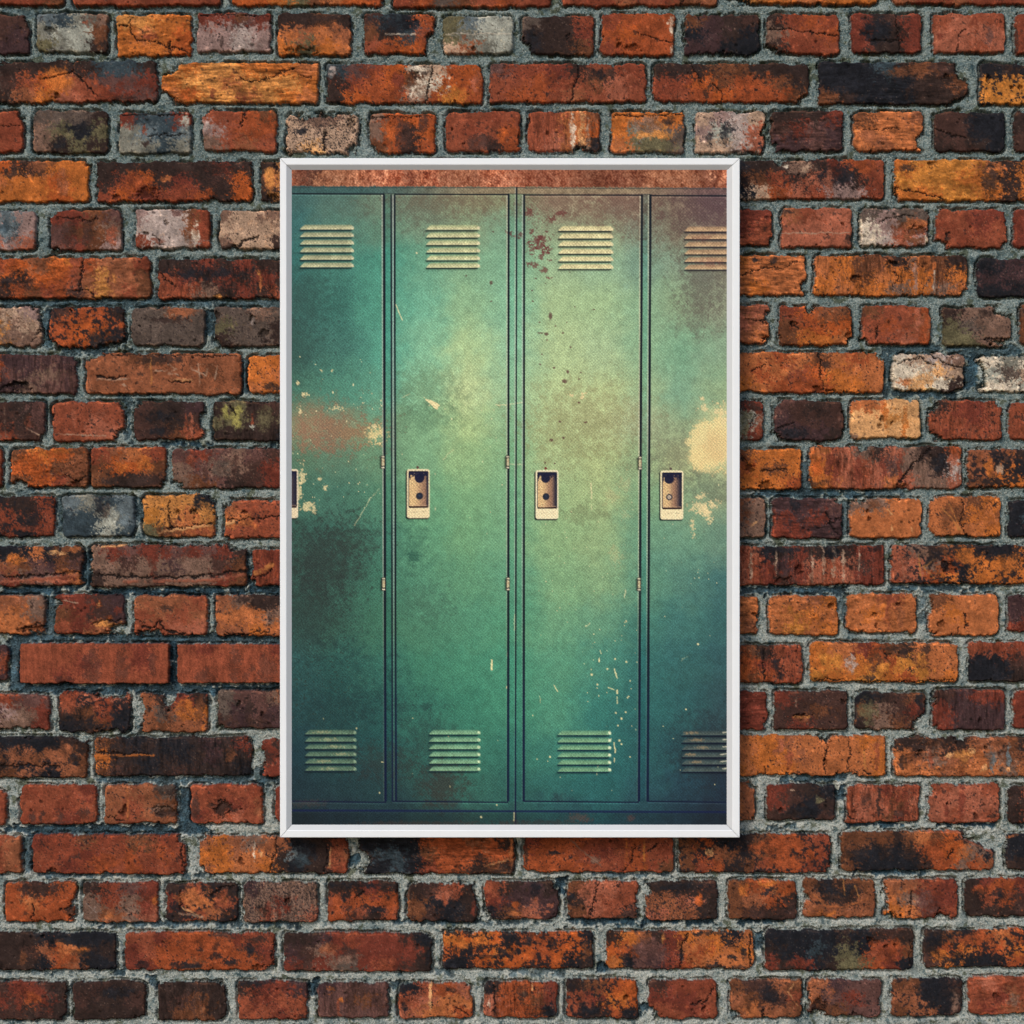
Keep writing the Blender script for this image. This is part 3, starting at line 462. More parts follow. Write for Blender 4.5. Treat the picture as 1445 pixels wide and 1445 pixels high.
for (x0, y0, x1, y1, s_) in BLUE:
    d = np.maximum(np.maximum(x0 - Xg, Xg - x1), np.maximum(y0 - Yg, Yg - y1)) + 2.5 * N_edge + 1.0 * N_mid
    blue = np.maximum(blue, s_ * (1 - sm(d, -2.5, 1.0)))
    lipm = np.maximum(lipm, s_ * np.exp(-((d - 2.6) / 1.7) ** 2))
t = blue[..., None]
dk = np.array([36, 57, 69]) * (1 + 0.22 * N_mid[..., None] + 0.12 * N_grain[..., None])
lt = (0.55 * lipm * (1 - blue) * np.clip(0.7 + 0.4 * N_mid, 0, 1))[..., None]
C[:] = C * (1 - lt) + np.array([182, 180, 168]) * lt
Hh += 1.2 * lipm * (1 - blue)
C[:] = C * (1 - 0.95 * t) + dk * 0.95 * t
Hh -= 4.6 * blue - 0.4 * blue * N_fine

inside = np.full(SH, -99.0, np.float32)      # distance inside the nearest brick's outline

def grid_colour(spec, u, v, pj, pk):
    rows = [r for r in spec.split('/')]
    tab = np.array([[PAL[ch] for ch in r] for r in rows], np.float32)
    ny, nx = tab.shape[:2]
    gx = np.clip(u * nx - 0.5, 0, nx - 1.001) if nx > 1 else np.zeros_like(u)
    gy = np.clip(v * ny - 0.5, 0, ny - 1.001) if ny > 1 else np.zeros_like(v)
    ix, iy = gx.astype(int), gy.astype(int)
    fx, fy = sm(gx - ix + pj, 0.28, 0.72)[..., None], sm(gy - iy + pk, 0.28, 0.72)[..., None]
    ix1, iy1 = np.minimum(ix + 1, nx - 1), np.minimum(iy + 1, ny - 1)
    return (tab[iy, ix] * (1 - fx) + tab[iy, ix1] * fx) * (1 - fy) + (tab[iy1, ix] * (1 - fx) + tab[iy1, ix1] * fx) * fy

for bi, (x0, y0, x1, y1, spec, sty, marks) in enumerate(B):
    r = np.random.default_rng(1000 + bi)
    pad = 12
    i0, i1 = int((y0 - pad - X_MIN) / STEP), int((y1 + pad - X_MIN) / STEP) + 1
    j0, j1 = int((x0 - pad - X_MIN) / STEP), int((x1 + pad - X_MIN) / STEP) + 1
    i0, j0 = max(i0, 0), max(j0, 0)
    i1, j1 = min(i1, NX), min(j1, NX)
    if i1 - i0 < 3 or j1 - j0 < 3:
        continue
    w_ = (slice(i0, i1), slice(j0, j1))
    X, Y = Xg[w_], Yg[w_]
    clean = 'x' in sty
    ed, wx, wy, mid, fine, grain = N_edge[w_], N_warpx[w_], N_warpy[w_], N_mid[w_], N_fine[w_], N_grain[w_]
    # outline
    rad = 2.5 if clean else r.uniform(4, 9)
    qx = np.abs(X - (x0 + x1) / 2) - ((x1 - x0) / 2 - rad)
    qy = np.abs(Y - (y0 + y1) / 2 - (0 if clean else r.uniform(-1.5, 1.5)) * (X - (x0 + x1) / 2) / (x1 - x0)) - ((y1 - y0) / 2 - rad)
    d = rad - (np.hypot(np.maximum(qx, 0), np.maximum(qy, 0)) + np.minimum(np.maximum(qx, qy), 0))
    ea = 0.4 if clean else (0.9 if 'j' in sty else 0.32)
    d = d + ea * ed + (0.2 if clean else 0.15) * mid + 0.08 * fine
    if not clean:
        d = d - (3.5 if 'j' in sty else 2.4) * sm(N_chip[w_], 1.6, 2.5) - 0.8 * N_slow[w_]
    for mk in marks:
        if mk[0] == 'c':
            _, cx, cy, rx, ry = mk
            dc = (np.hypot((X - cx) / rx, (Y - cy) / ry) - 1) * min(rx, ry) + 1.3 * ed + 0.6 * fine
            d = np.minimum(d, dc)
    # colour
    u = (X + 3.2 * wx + 1.2 * fine - x0) / (x1 - x0)
    v = (Y + 2.6 * wy + 1.0 * fine - y0) / (y1 - y0)
    c = grid_colour(spec, u, v, 0.20 * N_patch[w_] + 0.10 * fine, 0.16 * N_crack[w_] + 0.14 * N_spot[w_])
    def blend(colour, amt):
        global c
        tt = np.clip(amt, 0, 1)[..., None]
        c = c * (1 - tt) + np.asarray(colour, np.float32) * tt
    pit = np.zeros(X.shape, np.float32)
    surf = 0.17 * mid + 0.055 * fine + 0.03 * grain
    if clean:
        c = c * (1 + 0.06 * mid + 0.06 * fine + 0.07 * grain + 0.05 * N_vert[w_])[..., None]
        pk = sm(N_spot[w_] + 0.25 * grain, 2.3, 3.0)
        blend((60, 34, 28), 0.6 * pk); pit += 0.5 * pk
    else:
        c = c * np.clip(1 + 0.08 * mid + 0.045 * fine + 0.045 * grain, 0.35, 1.7)[..., None]
        soot = r.uniform(0.9, 1.9)
        blend((40, 31, 29), 0.55 * sm(N_patch[w_] + 0.4 * mid, soot + 0.2, soot + 1.1))
        warm = r.uniform(1.2, 2.2)
        blend(c * np.array([1.18, 1.10, 1.02], np.float32), 0.6 * sm(-N_patch[w_] + 0.3 * fine, warm, warm + 0.6))
        pk = sm(N_spot[w_] + 0.25 * grain, 2.4, 3.1)
        blend((34, 28, 27), 0.75 * pk)
        pit += 0.7 * pk
        blend((178, 150, 128), 0.35 * sm(-N_spot[w_] + 0.3 * mid, 2.2, 2.9))
    if 'f' in sty:
        fl = sm(N_patch[w_] * 0.5 + N_spot[w_] * 0.8 + 0.25 * mid, 1.3, 1.75)
        blend((36, 30, 31), 0.8 * fl); pit += 0.4 * fl
    if 'm' in sty:
        fl = sm(N_patch[w_] + 0.35 * fine + 0.5 * N_low[w_], 0.35, 0.7)
        blend((36, 32, 34), 0.88 * fl); pit -= 0.35 * fl
    if 'S' in sty:
        fl = sm(N_spot[w_] + 0.35 * N_patch[w_], 0.45, 0.85)
        blend((40, 35, 36), 0.85 * fl); pit += 0.4 * fl
    if 'v' in sty:
        vv = N_vert[w_]
        c = c * np.clip(1 + 0.13 * vv, 0.5, 1.5)[..., None]
        blend((44, 34, 32), 0.45 * sm(vv + 0.4 * mid, 1.1, 2.0))
    if 'h' in sty:
        hv = N_horz[w_]
        c = c * np.clip(1 + 0.12 * hv, 0.6, 1.5)[..., None]; surf = surf + 0.2 * hv
    if 'R' in sty:
        rr = N_rough[w_]
        surf = surf + 0.55 * rr
        c = c * np.clip(1 + 0.07 * rr, 0.6, 1.4)[..., None]
    if 'c' in sty or 'R' in sty:
        ck = (1 - sm(np.abs(N_crack[w_] + 0.08 * fine), 0.012, 0.05)) * sm(N_low[w_] + mid * 0.5, -0.5, 0.3)
        amt = 0.85 if 'c' in sty else 0.4
        blend((32, 26, 25), amt * ck); pit += 1.0 * ck * amt
    if not clean and r.random() < 0.35:
        ck = (1 - sm(np.abs(N_crack2[w_] - r.uniform(-1, 1) + 0.06 * fine), 0.008, 0.030)) * sm(mid + 0.5 * N_patch[w_], 0.2, 0.8)
        blend((30, 25, 24), 0.75 * ck); pit += 0.8 * ck
    if not clean:
        for _ in range(r.integers(2, 6)):                 # hairline scratches and scuffs
            sx, sy = r.uniform(x0 + 6, x1 - 6), r.uniform(y0 + 6, y1 - 6)
            an, ln = r.uniform(-0.7, 0.7) + (math.pi / 2 if r.random() < .35 else 0), r.uniform(5, 26)
            dd = seg_dist(X + 0.9 * wx, Y + 0.9 * wy, [(sx, sy), (sx + ln * math.cos(an), sy + ln * math.sin(an))])
            k_ = (1 - sm(dd, 0.1, 1.0)) * r.uniform(0.25, 0.6)
            if r.random() < 0.5:
                blend(c * 1.35 + np.array([14, 10, 7], np.float32), k_)
            else:
                blend(c * 0.5, k_); pit += 0.5 * k_
        for _ in range(r.integers(3, 9)):                 # pits and pale grit
            sx, sy, sr = r.uniform(x0 + 4, x1 - 4), r.uniform(y0 + 4, y1 - 4), r.uniform(0.8, 2.3)
            k_ = (1 - sm(np.hypot((X - sx) / r.uniform(.8, 1.5), Y - sy) + .3 * fine, sr * .6, sr + .5))
            if r.random() < 0.65:
                blend(c * 0.45, .8 * k_); pit += 1.0 * k_
            else:
                blend(c * 1.3 + np.array([20, 15, 10], np.float32), .7 * k_)
    for mk in marks:
        if mk[0] == 'e':
            _, cc, cx, cy, rx, ry = mk
            wa = min(1.6, 0.35 * rx)
            q = np.hypot((X - cx + wa * wx) / rx, (Y - cy + 1.6 * wy) / ry) + 0.16 * ed + 0.12 * fine
            k_ = 1 - sm(q, 0.72, 1.18)
            blend(np.array(PAL[cc]) * (1 + 0.12 * mid + 0.1 * grain + 0.06 * fine)[..., None], (0.5 if clean else 0.85) * k_ * np.clip(0.85 + 0.22 * mid + 0.18 * N_patch[w_], 0.2, 1))
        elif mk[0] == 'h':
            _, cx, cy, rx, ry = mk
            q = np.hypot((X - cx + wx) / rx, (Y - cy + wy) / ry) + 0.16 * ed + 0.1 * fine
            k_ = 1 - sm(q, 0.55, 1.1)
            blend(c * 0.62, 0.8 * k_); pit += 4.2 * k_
        elif mk[0] == 'k':
            _, pts, wd = mk
            dd = seg_dist(X + 1.3 * wx + 0.5 * fine, Y + 1.3 * wy + 0.5 * fine, pts)
            k_ = 1 - sm(dd, wd * 0.25, wd * 0.42 + 0.7)
            blend((28, 24, 24), 0.9 * k_); pit += 2.6 * k_
        elif mk[0] == 's':
            _, pts, wd, cc = mk
            dd = seg_dist(X + 0.6 * wx + 0.3 * fine, Y + 0.6 * wy + 0.3 * fine, pts)
            k_ = (1 - sm(dd, wd * 0.4, wd * 0.5 + 0.8)) * np.clip(0.75 + 0.3 * mid, 0, 1)
            blend(PAL[cc], 0.85 * k_); pit -= 0.25 * min(wd, 4) * k_
    # arris: the weathered edge shows a slightly lighter, dustier line in places
    rim = (1 - sm(np.abs(d - 2.2), 0.3, 1.8)) * sm(N_mid[w_] + 0.6 * N_low[w_], 0.3, 1.2)
    if not clean:
        blend(c * 1.18 + np.array([22, 12, 4], np.float32), 0.7 * rim)
    # height
    proud = 2.6 if clean else r.uniform(-1.0, 1.0)
    ew = 1.6 if clean else 3.0
    dome = 0 if clean else 0.7 * (1 - np.clip(d / 14, 0, 1)) ** 2
    top = proud + surf * (0.35 if clean else 0.8) - pit - dome + (0 if clean else (r.uniform(-1.2, 1.2) * (X - (x0 + x1) / 2) / (x1 - x0)))
    prof = np.sqrt(np.clip(1 - (1 - np.clip(d / ew, 0, 1)) ** 2, 0, 1))
    base = -10.5
    hb = base + (top - base) * (0.30 + 0.70 * prof)
    sel = (d > 0) & (d > inside[w_])
    # a crease where brick and mortar part
    cr = np.exp(-((d + 1.1) / 1.8) ** 2) * (d <= 0) * np.clip(0.75 + 0.55 * N_low[w_] + 0.5 * mid, 0, 1.4)
    Hw = Hh[w_]
    Hw[:] = np.where(sel, hb, Hw - 8.5 * cr * (inside[w_] < 0))
    Cw = C[w_]
    Cw[:] = np.where(sel[..., None], c, Cw)
    iw = inside[w_]
    iw[:] = np.maximum(iw, d)

ALB = lin(np.clip(C, 6, 245)).astype(np.float32) * LIGHT

# ---- pick the lattice lines: all of them inside the picture, every fourth outside it
fine_l = (xs > -16) & (xs < 1461)
pick = np.where(fine_l | (np.arange(NX) % 4 == 0))[0]
n = len(pick)
PX, PY = np.meshgrid(xs[pick], xs[pick])
Hs = Hh[np.ix_(pick, pick)]
co = np.stack([(PX - 722.5) * S, -Hs * S, (722.5 - PY) * S], -1).reshape(-1, 3)
colr = ALB[np.ix_(pick, pick)].reshape(-1, 3)
ins = inside[np.ix_(pick, pick)]
idx = np.arange(n * n).reshape(n, n)
quads = np.stack([idx[:-1, :-1], idx[1:, :-1], idx[1:, 1:], idx[:-1, 1:]], -1)
isb = (0.25 * (ins[:-1, :-1] + ins[1:, :-1] + ins[1:, 1:] + ins[:-1, 1:])) > 0
cx_, cy_ = PX[:-1, :-1], PY[:-1, :-1]
hidden = (cx_ > 490) & (cx_ < 950) & (cy_ > 320) & (cy_ < 1085)     # behind the picture's middle: left out of the fine mesh

mat_brick = tinted('fired_brick', 0.85, 420, 0.94, 1.06, 0.10, 600, 0.04)
mat_mortar = tinted('sandy_mortar', 0.95, 650, 0.80, 1.20, 0.40, 800, 0.08)
wall = bpy.data.objects.new('brick_wall', None)
COL.objects.link(wall)
wall.location = (0, 0, -1.0225)
wall['label'] = 'weathered old wall of red, orange and soot-black bricks in grey mortar behind the picture'
wall['category'] = 'wall'
off = np.array([0, 0, 1.0225], np.float32)
grid_mesh('brickwork', co + off, quads[isb & ~hidden], colr, mat_brick, wall)
mo = grid_mesh('mortar', co + off, quads[~isb & ~hidden], colr, mat_mortar, wall)

# ------------------------------------------------------------------ the framed picture
FY, PYD = -0.034, -0.0295            # face of the frame, face of the canvas (metres in front of the wall face)
CX, CZ = 719.5, 702.0               # frame centre in photo pixels

def at(px, py, y):                  # real place, at depth y, of something seen at a photo pixel from the lens
    k = (CAM_D + y) / CAM_D
    return ((px - 722.5) * S * k, y, (722.5 - py) * S * k)

pic = bpy.data.objects.new('framed_picture', None)
COL.objects.link(pic)
PB = Vector(at(CX, 1182, FY))
pic.location = (PB.x, -0.004, PB.z)
pic['label'] = 'canvas print of worn green metal lockers in a slim white frame hung on brick wall'
pic['category'] = 'picture'

# white painted frame
mw, nt, p = material('white_frame_paint')
tc = nt.nodes.new('ShaderNodeTexCoord')
n1 = nt.nodes.new('ShaderNodeTexNoise'); n1.inputs['Scale'].default_value = 60; n1.inputs['Detail'].default_value = 5
nt.links.new(tc.outputs['Object'], n1.inputs['Vector'])
rp = nt.nodes.new('ShaderNodeValToRGB')
rp.color_ramp.elements[0].position = 0.3; rp.color_ramp.elements[0].color = (0.745, 0.745, 0.74, 1)
rp.color_ramp.elements[1].position = 0.7; rp.color_ramp.elements[1].color = (0.76, 0.76, 0.755, 1)
nt.links.new(n1.outputs[0], rp.inputs[0])
nt.links.new(rp.outputs[0], p.inputs['Base Color'])
p.inputs['Roughness'].default_value = 0.5
bmp = nt.nodes.new('ShaderNodeBump'); bmp.inputs['Strength'].default_value = 0.03; bmp.inputs['Distance'].default_value = 0.001
n2 = nt.nodes.new('ShaderNodeTexNoise'); n2.inputs['Scale'].default_value = 900
nt.links.new(tc.outputs['Object'], n2.inputs['Vector'])
nt.links.new(n2.outputs[0], bmp.inputs['Height']); nt.links.new(bmp.outputs[0], p.inputs['Normal'])

ml = mw.copy(); ml.name = 'inner_bevel_painted_shade'  # copy of the face paint, greyed to put the bevel's shade into colour
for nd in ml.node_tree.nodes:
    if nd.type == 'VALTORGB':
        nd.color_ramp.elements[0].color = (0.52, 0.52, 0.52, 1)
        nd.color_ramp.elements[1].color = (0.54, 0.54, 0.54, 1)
O_ = (395.0, 223.0, 1044.0, 1182.0)       # outer edge as seen
I_ = (404.2, 232.6, 1033.8, 1171.8)       # inner edge of the face as seen
P_ = (412.0, 240.0, 1025.2, 1163.4)       # edge of the canvas as seen
BACK = -0.003
GAP = 0.00032

def corners(r, y):
    return [Vector(at(r[0], r[1], y)), Vector(at(r[2], r[1], y)), Vector(at(r[2], r[3], y)), Vector(at(r[0], r[3], y))]   # tl tr br bl

fo, fi, pi_ = corners(O_, FY), corners(I_, FY), corners(P_, PYD)
bo = [Vector((v.x, BACK, v.z)) for v in fo]
bi_ = [Vector((v.x, BACK, v.z)) for v in pi_]
import bmesh
def chamf(a, b, f):                      # small rounded arris between face and side
    return a + (b - a) * f
for k in range(4):
    a_, b_ = k, (k + 1) % 4
    prof_pts = []
    for q in (a_, b_):
        s_in = (fi[q] - fo[q])
        ring = [bo[q],
                fo[q] + Vector((0, 0.0010, 0)),
                fo[q] + s_in * 0.035 + Vector((0, 0.0003, 0)),
                fo[q] + s_in * 0.09,
                fo[q] + s_in * 0.93,
                fi[q] + Vector((0, 0.0004, 0)) + (pi_[q] - fi[q]) * 0.04,
                pi_[q] + Vector((0, 0.0002, 0)),
                bi_[q]]
        prof_pts.append(ring)
    along = (fo[b_] - fo[a_]).normalized()
    bm = bmesh.new()
    ra = [bm.verts.new(v + along * GAP - Vector(pic.location)) for v in prof_pts[0]]
    rb = [bm.verts.new(v - along * GAP - Vector(pic.location)) for v in prof_pts[1]]
    m_ = len(ra)
    for i in range(m_):
        j = (i + 1) % m_
        bm.faces.new((ra[i], ra[j], rb[j], rb[i]))
    bm.faces.new(ra[::-1]); bm.faces.new(rb)
    bmesh.ops.recalc_face_normals(bm, faces=bm.faces)
    me = bpy.data.meshes.new('frame_rail')
    bm.to_mesh(me); bm.free()
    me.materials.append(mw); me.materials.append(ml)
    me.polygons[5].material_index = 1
    o = bpy.data.objects.new('frame_rail', me)
    COL.objects.link(o); o.parent = pic

# backing board
mb, nt, p = material('backing_board')
n1 = nt.nodes.new('ShaderNodeTexNoise'); n1.inputs['Scale'].default_value = 40
rp = nt.nodes.new('ShaderNodeValToRGB')
rp.color_ramp.elements[0].color = (0.20, 0.14, 0.09, 1); rp.color_ramp.elements[1].color = (0.28, 0.20, 0.13, 1)
nt.links.new(n1.outputs[0], rp.inputs[0]); nt.links.new(rp.outputs[0], p.inputs['Base Color'])
p.inputs['Roughness'].default_value = 0.9
bm = bmesh.new()
lo_, hi_ = bi_[3] - Vector(pic.location), bi_[1] - Vector(pic.location)
g_ = 0.0004
vs = [[bm.verts.new((x, y, z)) for x, z in ((lo_.x + g_, lo_.z + g_), (hi_.x - g_, lo_.z + g_), (hi_.x - g_, hi_.z - g_), (lo_.x + g_, hi_.z - g_))]
      for y in (-0.006 - pic.location.y, -0.0035 - pic.location.y)]
bm.faces.new(vs[0]); bm.faces.new(vs[1][::-1])
for i in range(4):
    bm.faces.new((vs[0][i], vs[1][i], vs[1][(i + 1) % 4], vs[0][(i + 1) % 4]))
bmesh.ops.recalc_face_normals(bm, faces=bm.faces)
me = bpy.data.meshes.new('backing_board'); bm.to_mesh(me); bm.free(); me.materials.append(mb)
o = bpy.data.objects.new('backing_board', me); COL.objects.link(o); o.parent = pic

# ------------------------------------------------------------------ the printed artwork on the canvas (flat ink on a woven sheet)
PSTEP = 0.95
nx_, ny_ = int((P_[2] - P_[0] + 1.0) / PSTEP) + 1, int((P_[3] - P_[1] + 1.0) / PSTEP) + 1
px = np.linspace(P_[0] - 0.4, P_[2] + 0.4, nx_).astype(np.float32)
py = np.linspace(P_[1] - 0.4, P_[3] + 0.4, ny_).astype(np.float32)
X, Y = np.meshgrid(px, py)
PS = X.shape
gxs = np.array([412, 475, 540, 600, 660, 720, 790, 850, 905, 965, 1025.])
gys = np.array([280, 320, 370, 430, 490, 550, 600, 650, 700, 760, 820, 880, 940, 1000, 1060, 1110, 1163.])
TAB = np.array([
 [(52,90,92),(75,110,98),(95,120,98),(100,118,95),(125,128,95),(125,135,100),(146,128,98),(148,128,96),(132,112,92),(116,94,82),(92,70,75)],
 [(46,95,98),(75,120,105),(84,128,105),(105,135,108),(120,145,110),(110,150,120),(138,148,108),(140,150,110),(120,125,105),(115,105,90),(104,84,80)],
 [(40,95,95),(58,120,106),(64,140,118),(90,152,122),(110,158,122),(115,168,132),(145,172,125),(140,172,130),(112,148,124),(115,135,115),(112,108,94)],
 [(45,90,88),(52,110,98),(66,144,120),(90,160,130),(122,168,124),(122,178,140),(156,182,125),(150,182,130),(118,166,138),(114,144,118),(118,122,104)],
 [(45,86,82),(58,112,100),(70,148,124),(105,168,132),(150,184,128),(132,182,142),(166,188,128),(156,184,135),(120,168,138),(98,150,126),(118,145,120)],
 [(58,106,92),(70,132,110),(80,148,122),(112,168,128),(166,188,130),(140,182,136),(170,188,125),(166,184,125),(135,172,136),(104,152,130),(125,150,115)],
 [(112,112,86),(118,118,90),(100,140,105),(112,162,118),(152,182,120),(130,172,125),(166,184,122),(168,180,120),(150,166,125),(128,148,112),(170,170,122)],
 [(72,106,85),(82,120,95),(92,136,102),(108,158,115),(132,172,116),(120,168,120),(162,182,120),(166,180,115),(135,162,115),(148,156,110),(160,160,115)],
 [(52,95,82),(62,110,92),(72,126,98),(92,152,110),(110,162,112),(110,162,118),(146,172,112),(156,174,112),(115,157,115),(118,146,110),(122,135,105)],
 [(42,80,73),(48,92,80),(60,118,96),(85,147,108),(100,155,108),(100,158,115),(132,168,110),(140,167,110),(98,148,115),(92,137,113),(86,120,105)],
 [(40,74,70),(48,88,76),(56,114,92),(72,133,103),(84,144,106),(84,148,113),(120,162,110),(125,160,110),(82,137,112),(70,117,106),(48,92,98)],
 [(38,72,72),(48,92,80),(56,112,90),(66,124,98),(72,138,108),(72,142,110),(100,153,112),(94,145,112),(60,120,108),(50,102,103),(40,82,92)],
 [(36,76,84),(40,92,88),(46,106,95),(55,122,100),(60,133,108),(62,138,112),(80,143,112),(68,130,112),(46,107,106),(40,90,99),(36,72,88)],
 [(28,64,76),(32,77,79),(34,84,83),(44,107,95),(50,121,102),(58,133,110),(72,138,112),(52,117,108),(40,99,102),(34,80,92),(34,60,78)],
 [(25,52,68),(30,68,75),(30,76,80),(40,94,88),(46,111,98),(46,111,100),(54,118,105),(42,102,100),(36,88,95),(31,68,82),(28,45,65)],
 [(25,46,60),(30,56,65),(31,61,68),(38,74,74),(44,97,90),(40,94,90),(44,100,95),(40,94,95),(36,80,92),(30,58,78),(26,40,62)],
 [(25,36,48),(28,45,58),(28,49,62),(32,58,65),(38,66,70),(35,73,78),(38,73,80),(35,69,78),(32,62,78),(28,48,68),(25,32,50)]], np.float32)
for _r in range(17):                              # broad pale glow over both middle doors, greener outer doors
    for _q, _k in ((3, 1.0), (4, .7), (2, .4)):
        TAB[_r, _q] += _k * np.array([13, 11, 8]) * math.exp(-((gys[_r] - 480) / 130) ** 2)
    for _q, _k in ((10, 1.0), (9, .7), (0, .7)):
        TAB[_r, _q] += _k * np.array([8, 12, 5]) * (1 if gys[_r] < 1040 else .4)
TAB[3:6, 8] += np.array([9, 2, -9]); TAB[3:6, 7] += np.array([4, 0, -4]); TAB[3:6, 9] += np.array([6, 0, -6]); TAB[:, 6, 0] -= 4; TAB[:, 7, 0] -= 5; TAB[:, 6:8, 2] += 4
pn = lambda lo, hi, beta, seed, ax=1.0, ay=1.0: spectral(PS, lo, hi, beta, ax=ax, ay=ay, seed=seed, step=PSTEP)
A1, A2, A3, A4 = pn(4, 120, 1.5, 31), pn(4, 120, 1.5, 32), pn(2, 40, 1.0, 33), pn(1.0, 6, 0.2, 34)
A5, A6, A7 = pn(2.2, 12, 0.7, 35), pn(6, 60, 1.2, 36), pn(1.6, 5, 0.2, 37)
Xw, Yw = X + 5 * A1, Y + 5 * A2
def axis(g, val):
    i = np.clip(np.searchsorted(g, val) - 1, 0, len(g) - 2)
    return i, np.clip((val - g[i]) / (g[i + 1] - g[i]), 0, 1)
ix, fx = axis(gxs, Xw); iy, fy = axis(gys, Yw)
fx, fy = sm(fx, 0, 1)[..., None], sm(fy, 0, 1)[..., None]
c = (TAB[iy, ix] * (1 - fx) + TAB[iy, ix + 1] * fx) * (1 - fy) + (TAB[iy + 1, ix] * (1 - fx) + TAB[iy + 1, ix + 1] * fx) * fy
c = c * (1 + 0.035 * A3)[..., None]
def ink(colour, amt):
    global c
    tt = np.clip(amt, 0, 1)[..., None]
    c = c * (1 - tt) + np.asarray(colour, np.float32) * tt
def blob(colour, cx, cy, rx, ry, amt=0.8, rough=0.25, soft=0.5):
    q = np.hypot((X - cx) / rx, (Y - cy) / ry) + rough * A3 * 0.55 + rough * A5 * 0.22
    ink(colour, amt * (1 - sm(q, 1 - soft, 1 + soft)))
# grime clouds
for a_ in [((44,72,68),430,420,28,40,.4,.6,.9),((46,74,68),420,500,22,36,.4,.6,.9),((44,50,48),455,790,46,44,.6,.6,.8),((40,52,50),440,860,36,50,.5,.6,.8),
           ((46,58,52),500,760,30,24,.4,.6,.8),((28,58,62),470,960,60,40,.35,.7,.8),((30,54,60),470,1010,50,24,.35,.7,.8),((50,46,46),540,1075,40,22,.4,.6,.8),
           ((58,46,44),625,1108,26,26,.55,.6,.8),((40,60,62),600,1050,30,40,.3,.6,.8),((96,86,74),600,290,60,24,.35,.6,.8),((104,74,66),860,300,60,26,.35,.6,.8),
           ((92,66,70),990,300,46,30,.5,.6,.8),((88,78,74),990,400,26,42,.5,.5,.8),((104,98,84),985,450,30,20,.3,.5,.8),((92,122,86),600,550,40,24,.35,.5,.9),
           ((70,108,80),600,590,40,18,.3,.5,.9),((50,98,78),585,775,12,28,.4,.7,.8),((38,84,70),583,785,7,7,.6,.7,.7),((60,96,80),600,850,30,20,.3,.8,.8),
           ((150,138,92),830,590,60,36,.35,.7,.9),((140,150,96),800,620,46,30,.35,.7,.9),((110,120,82),825,728,24,10,.35,.8,.8),((96,92,82),955,640,36,26,.3,.6,.9),
           ((90,100,84),1000,690,30,20,.4,.6,.8),((34,62,66),560,1000,18,10,.3,.6,.8),((30,60,64),595,998,10,5,.4,.6,.7),((44,76,74),980,950,30,20,.2,.6,.9),
           ((38,40,50),1000,1060,40,40,.4,.5,.9),((40,56,66),790,1125,10,5,.35,.6,.8),((118,104,80),690,290,36,20,.3,.5,.9),((112,84,68),790,284,50,18,.4,.7,.9),((112,78,68),880,284,40,18,.4,.7,.9),((84,60,66),1000,284,40,24,.5,.6,.8),((96,80,62),940,310,30,40,.3,.7,.9),((110,90,70),640,282,60,12,.35,.7,.9)]:
    blob(*a_)
# mould flecks on the left door
ink((36, 48, 46), 0.68 * sm(A5 + 0.5 * A3, 1.0, 1.9) * sm(760 - X, 160, 320) * sm(Y, 730, 800) * (1 - sm(Y, 1000, 1060)))
ink((36, 60, 58), 0.45 * sm(A5 + 0.5 * A3, 1.0, 1.9) * sm(600 - X, 40, 140) * (1 - sm(Y, 520, 580)) * sm(Y, 340, 420))
# rust brown stain on the left door, cream worn patches
blob((140, 112, 84), 458, 604, 50, 26, .45, .9, .9); blob((132, 88, 70), 468, 612, 40, 15, .55, 1.0, .9); ink((176, 144, 98), .5 * sm(A7, .6, 1.6) * np.exp(-((X - 465) / 50) ** 2 - ((Y - 608) / 26) ** 2)); blob((160, 120, 88), 436, 605, 20, 22, .35, .6, .7); blob((150, 122, 84), 505, 612, 26, 14, .5, .7, .7)
cream = (222, 202, 134)
blob(cream, 530, 614, 10, 9, .8, .8, .45); blob((220, 202, 136), 1002, 628, 30, 36, .96, .16, .14); blob((220, 200, 134), 1018, 622, 16, 40, .96, .3, .15); blob((222, 200, 132), 992, 646, 22, 15, .9, .2, .2); blob((196, 158, 104), 1010, 632, 16, 20, .4, .5, .9)
blob((214, 196, 140), 1022, 588, 5, 14, .6, .6, .4)
for a_ in [(863,700,7,10),(884,685,5,9),(868,786,6,11),(882,727,5,6)]:
    blob((196, 190, 132), *a_, .35, .95, .7)
for a_ in [(990,717,12,9),(998,726,6,11),(1006,714,10,5),(990,700,6,5),(978,742,3,10),(434,715,9,6),(425,672,5,12),(421,690,4,14),(459,687,4,5),(450,676,3,2),(449,707,2,2),
           (991,562,3,4),(994,575,5,8),(1010,580,4,6),(478,577,10,2.5),(429,556,3,2),(434,557,3,3),(453,523,2.5,2),(469,523,2,2),(420,540,2,2),(442,512,2,1.5),(423,579,3,4),(527,602,3,3),
           (884,877,2,2),(823,555,4,1.5),(808,558,4,1.5),(823,560,3,2.5)]:
    blob((222, 200, 142), a_[0], a_[1], a_[2] * .85, a_[3] * .85, .8, .95, .35)
q = np.minimum(seg_dist(X + 0.4 * A5, Y + 0.4 * A5, [(601, 564), (607, 567), (615, 573)]) - (X - 600) * 0.22, 99)
ink((234, 212, 152), 0.92 * (1 - sm(q, 0.2, 1.4)))
def line(pts, wd, colour, amt=0.9, wob=0.35):
    dd = seg_dist(X + wob * A3, Y + wob * A3, pts)
    ink(colour, amt * (1 - sm(dd, wd * 0.5 - 0.45, wd * 0.5 + 0.55)))
CR = (232, 216, 160)
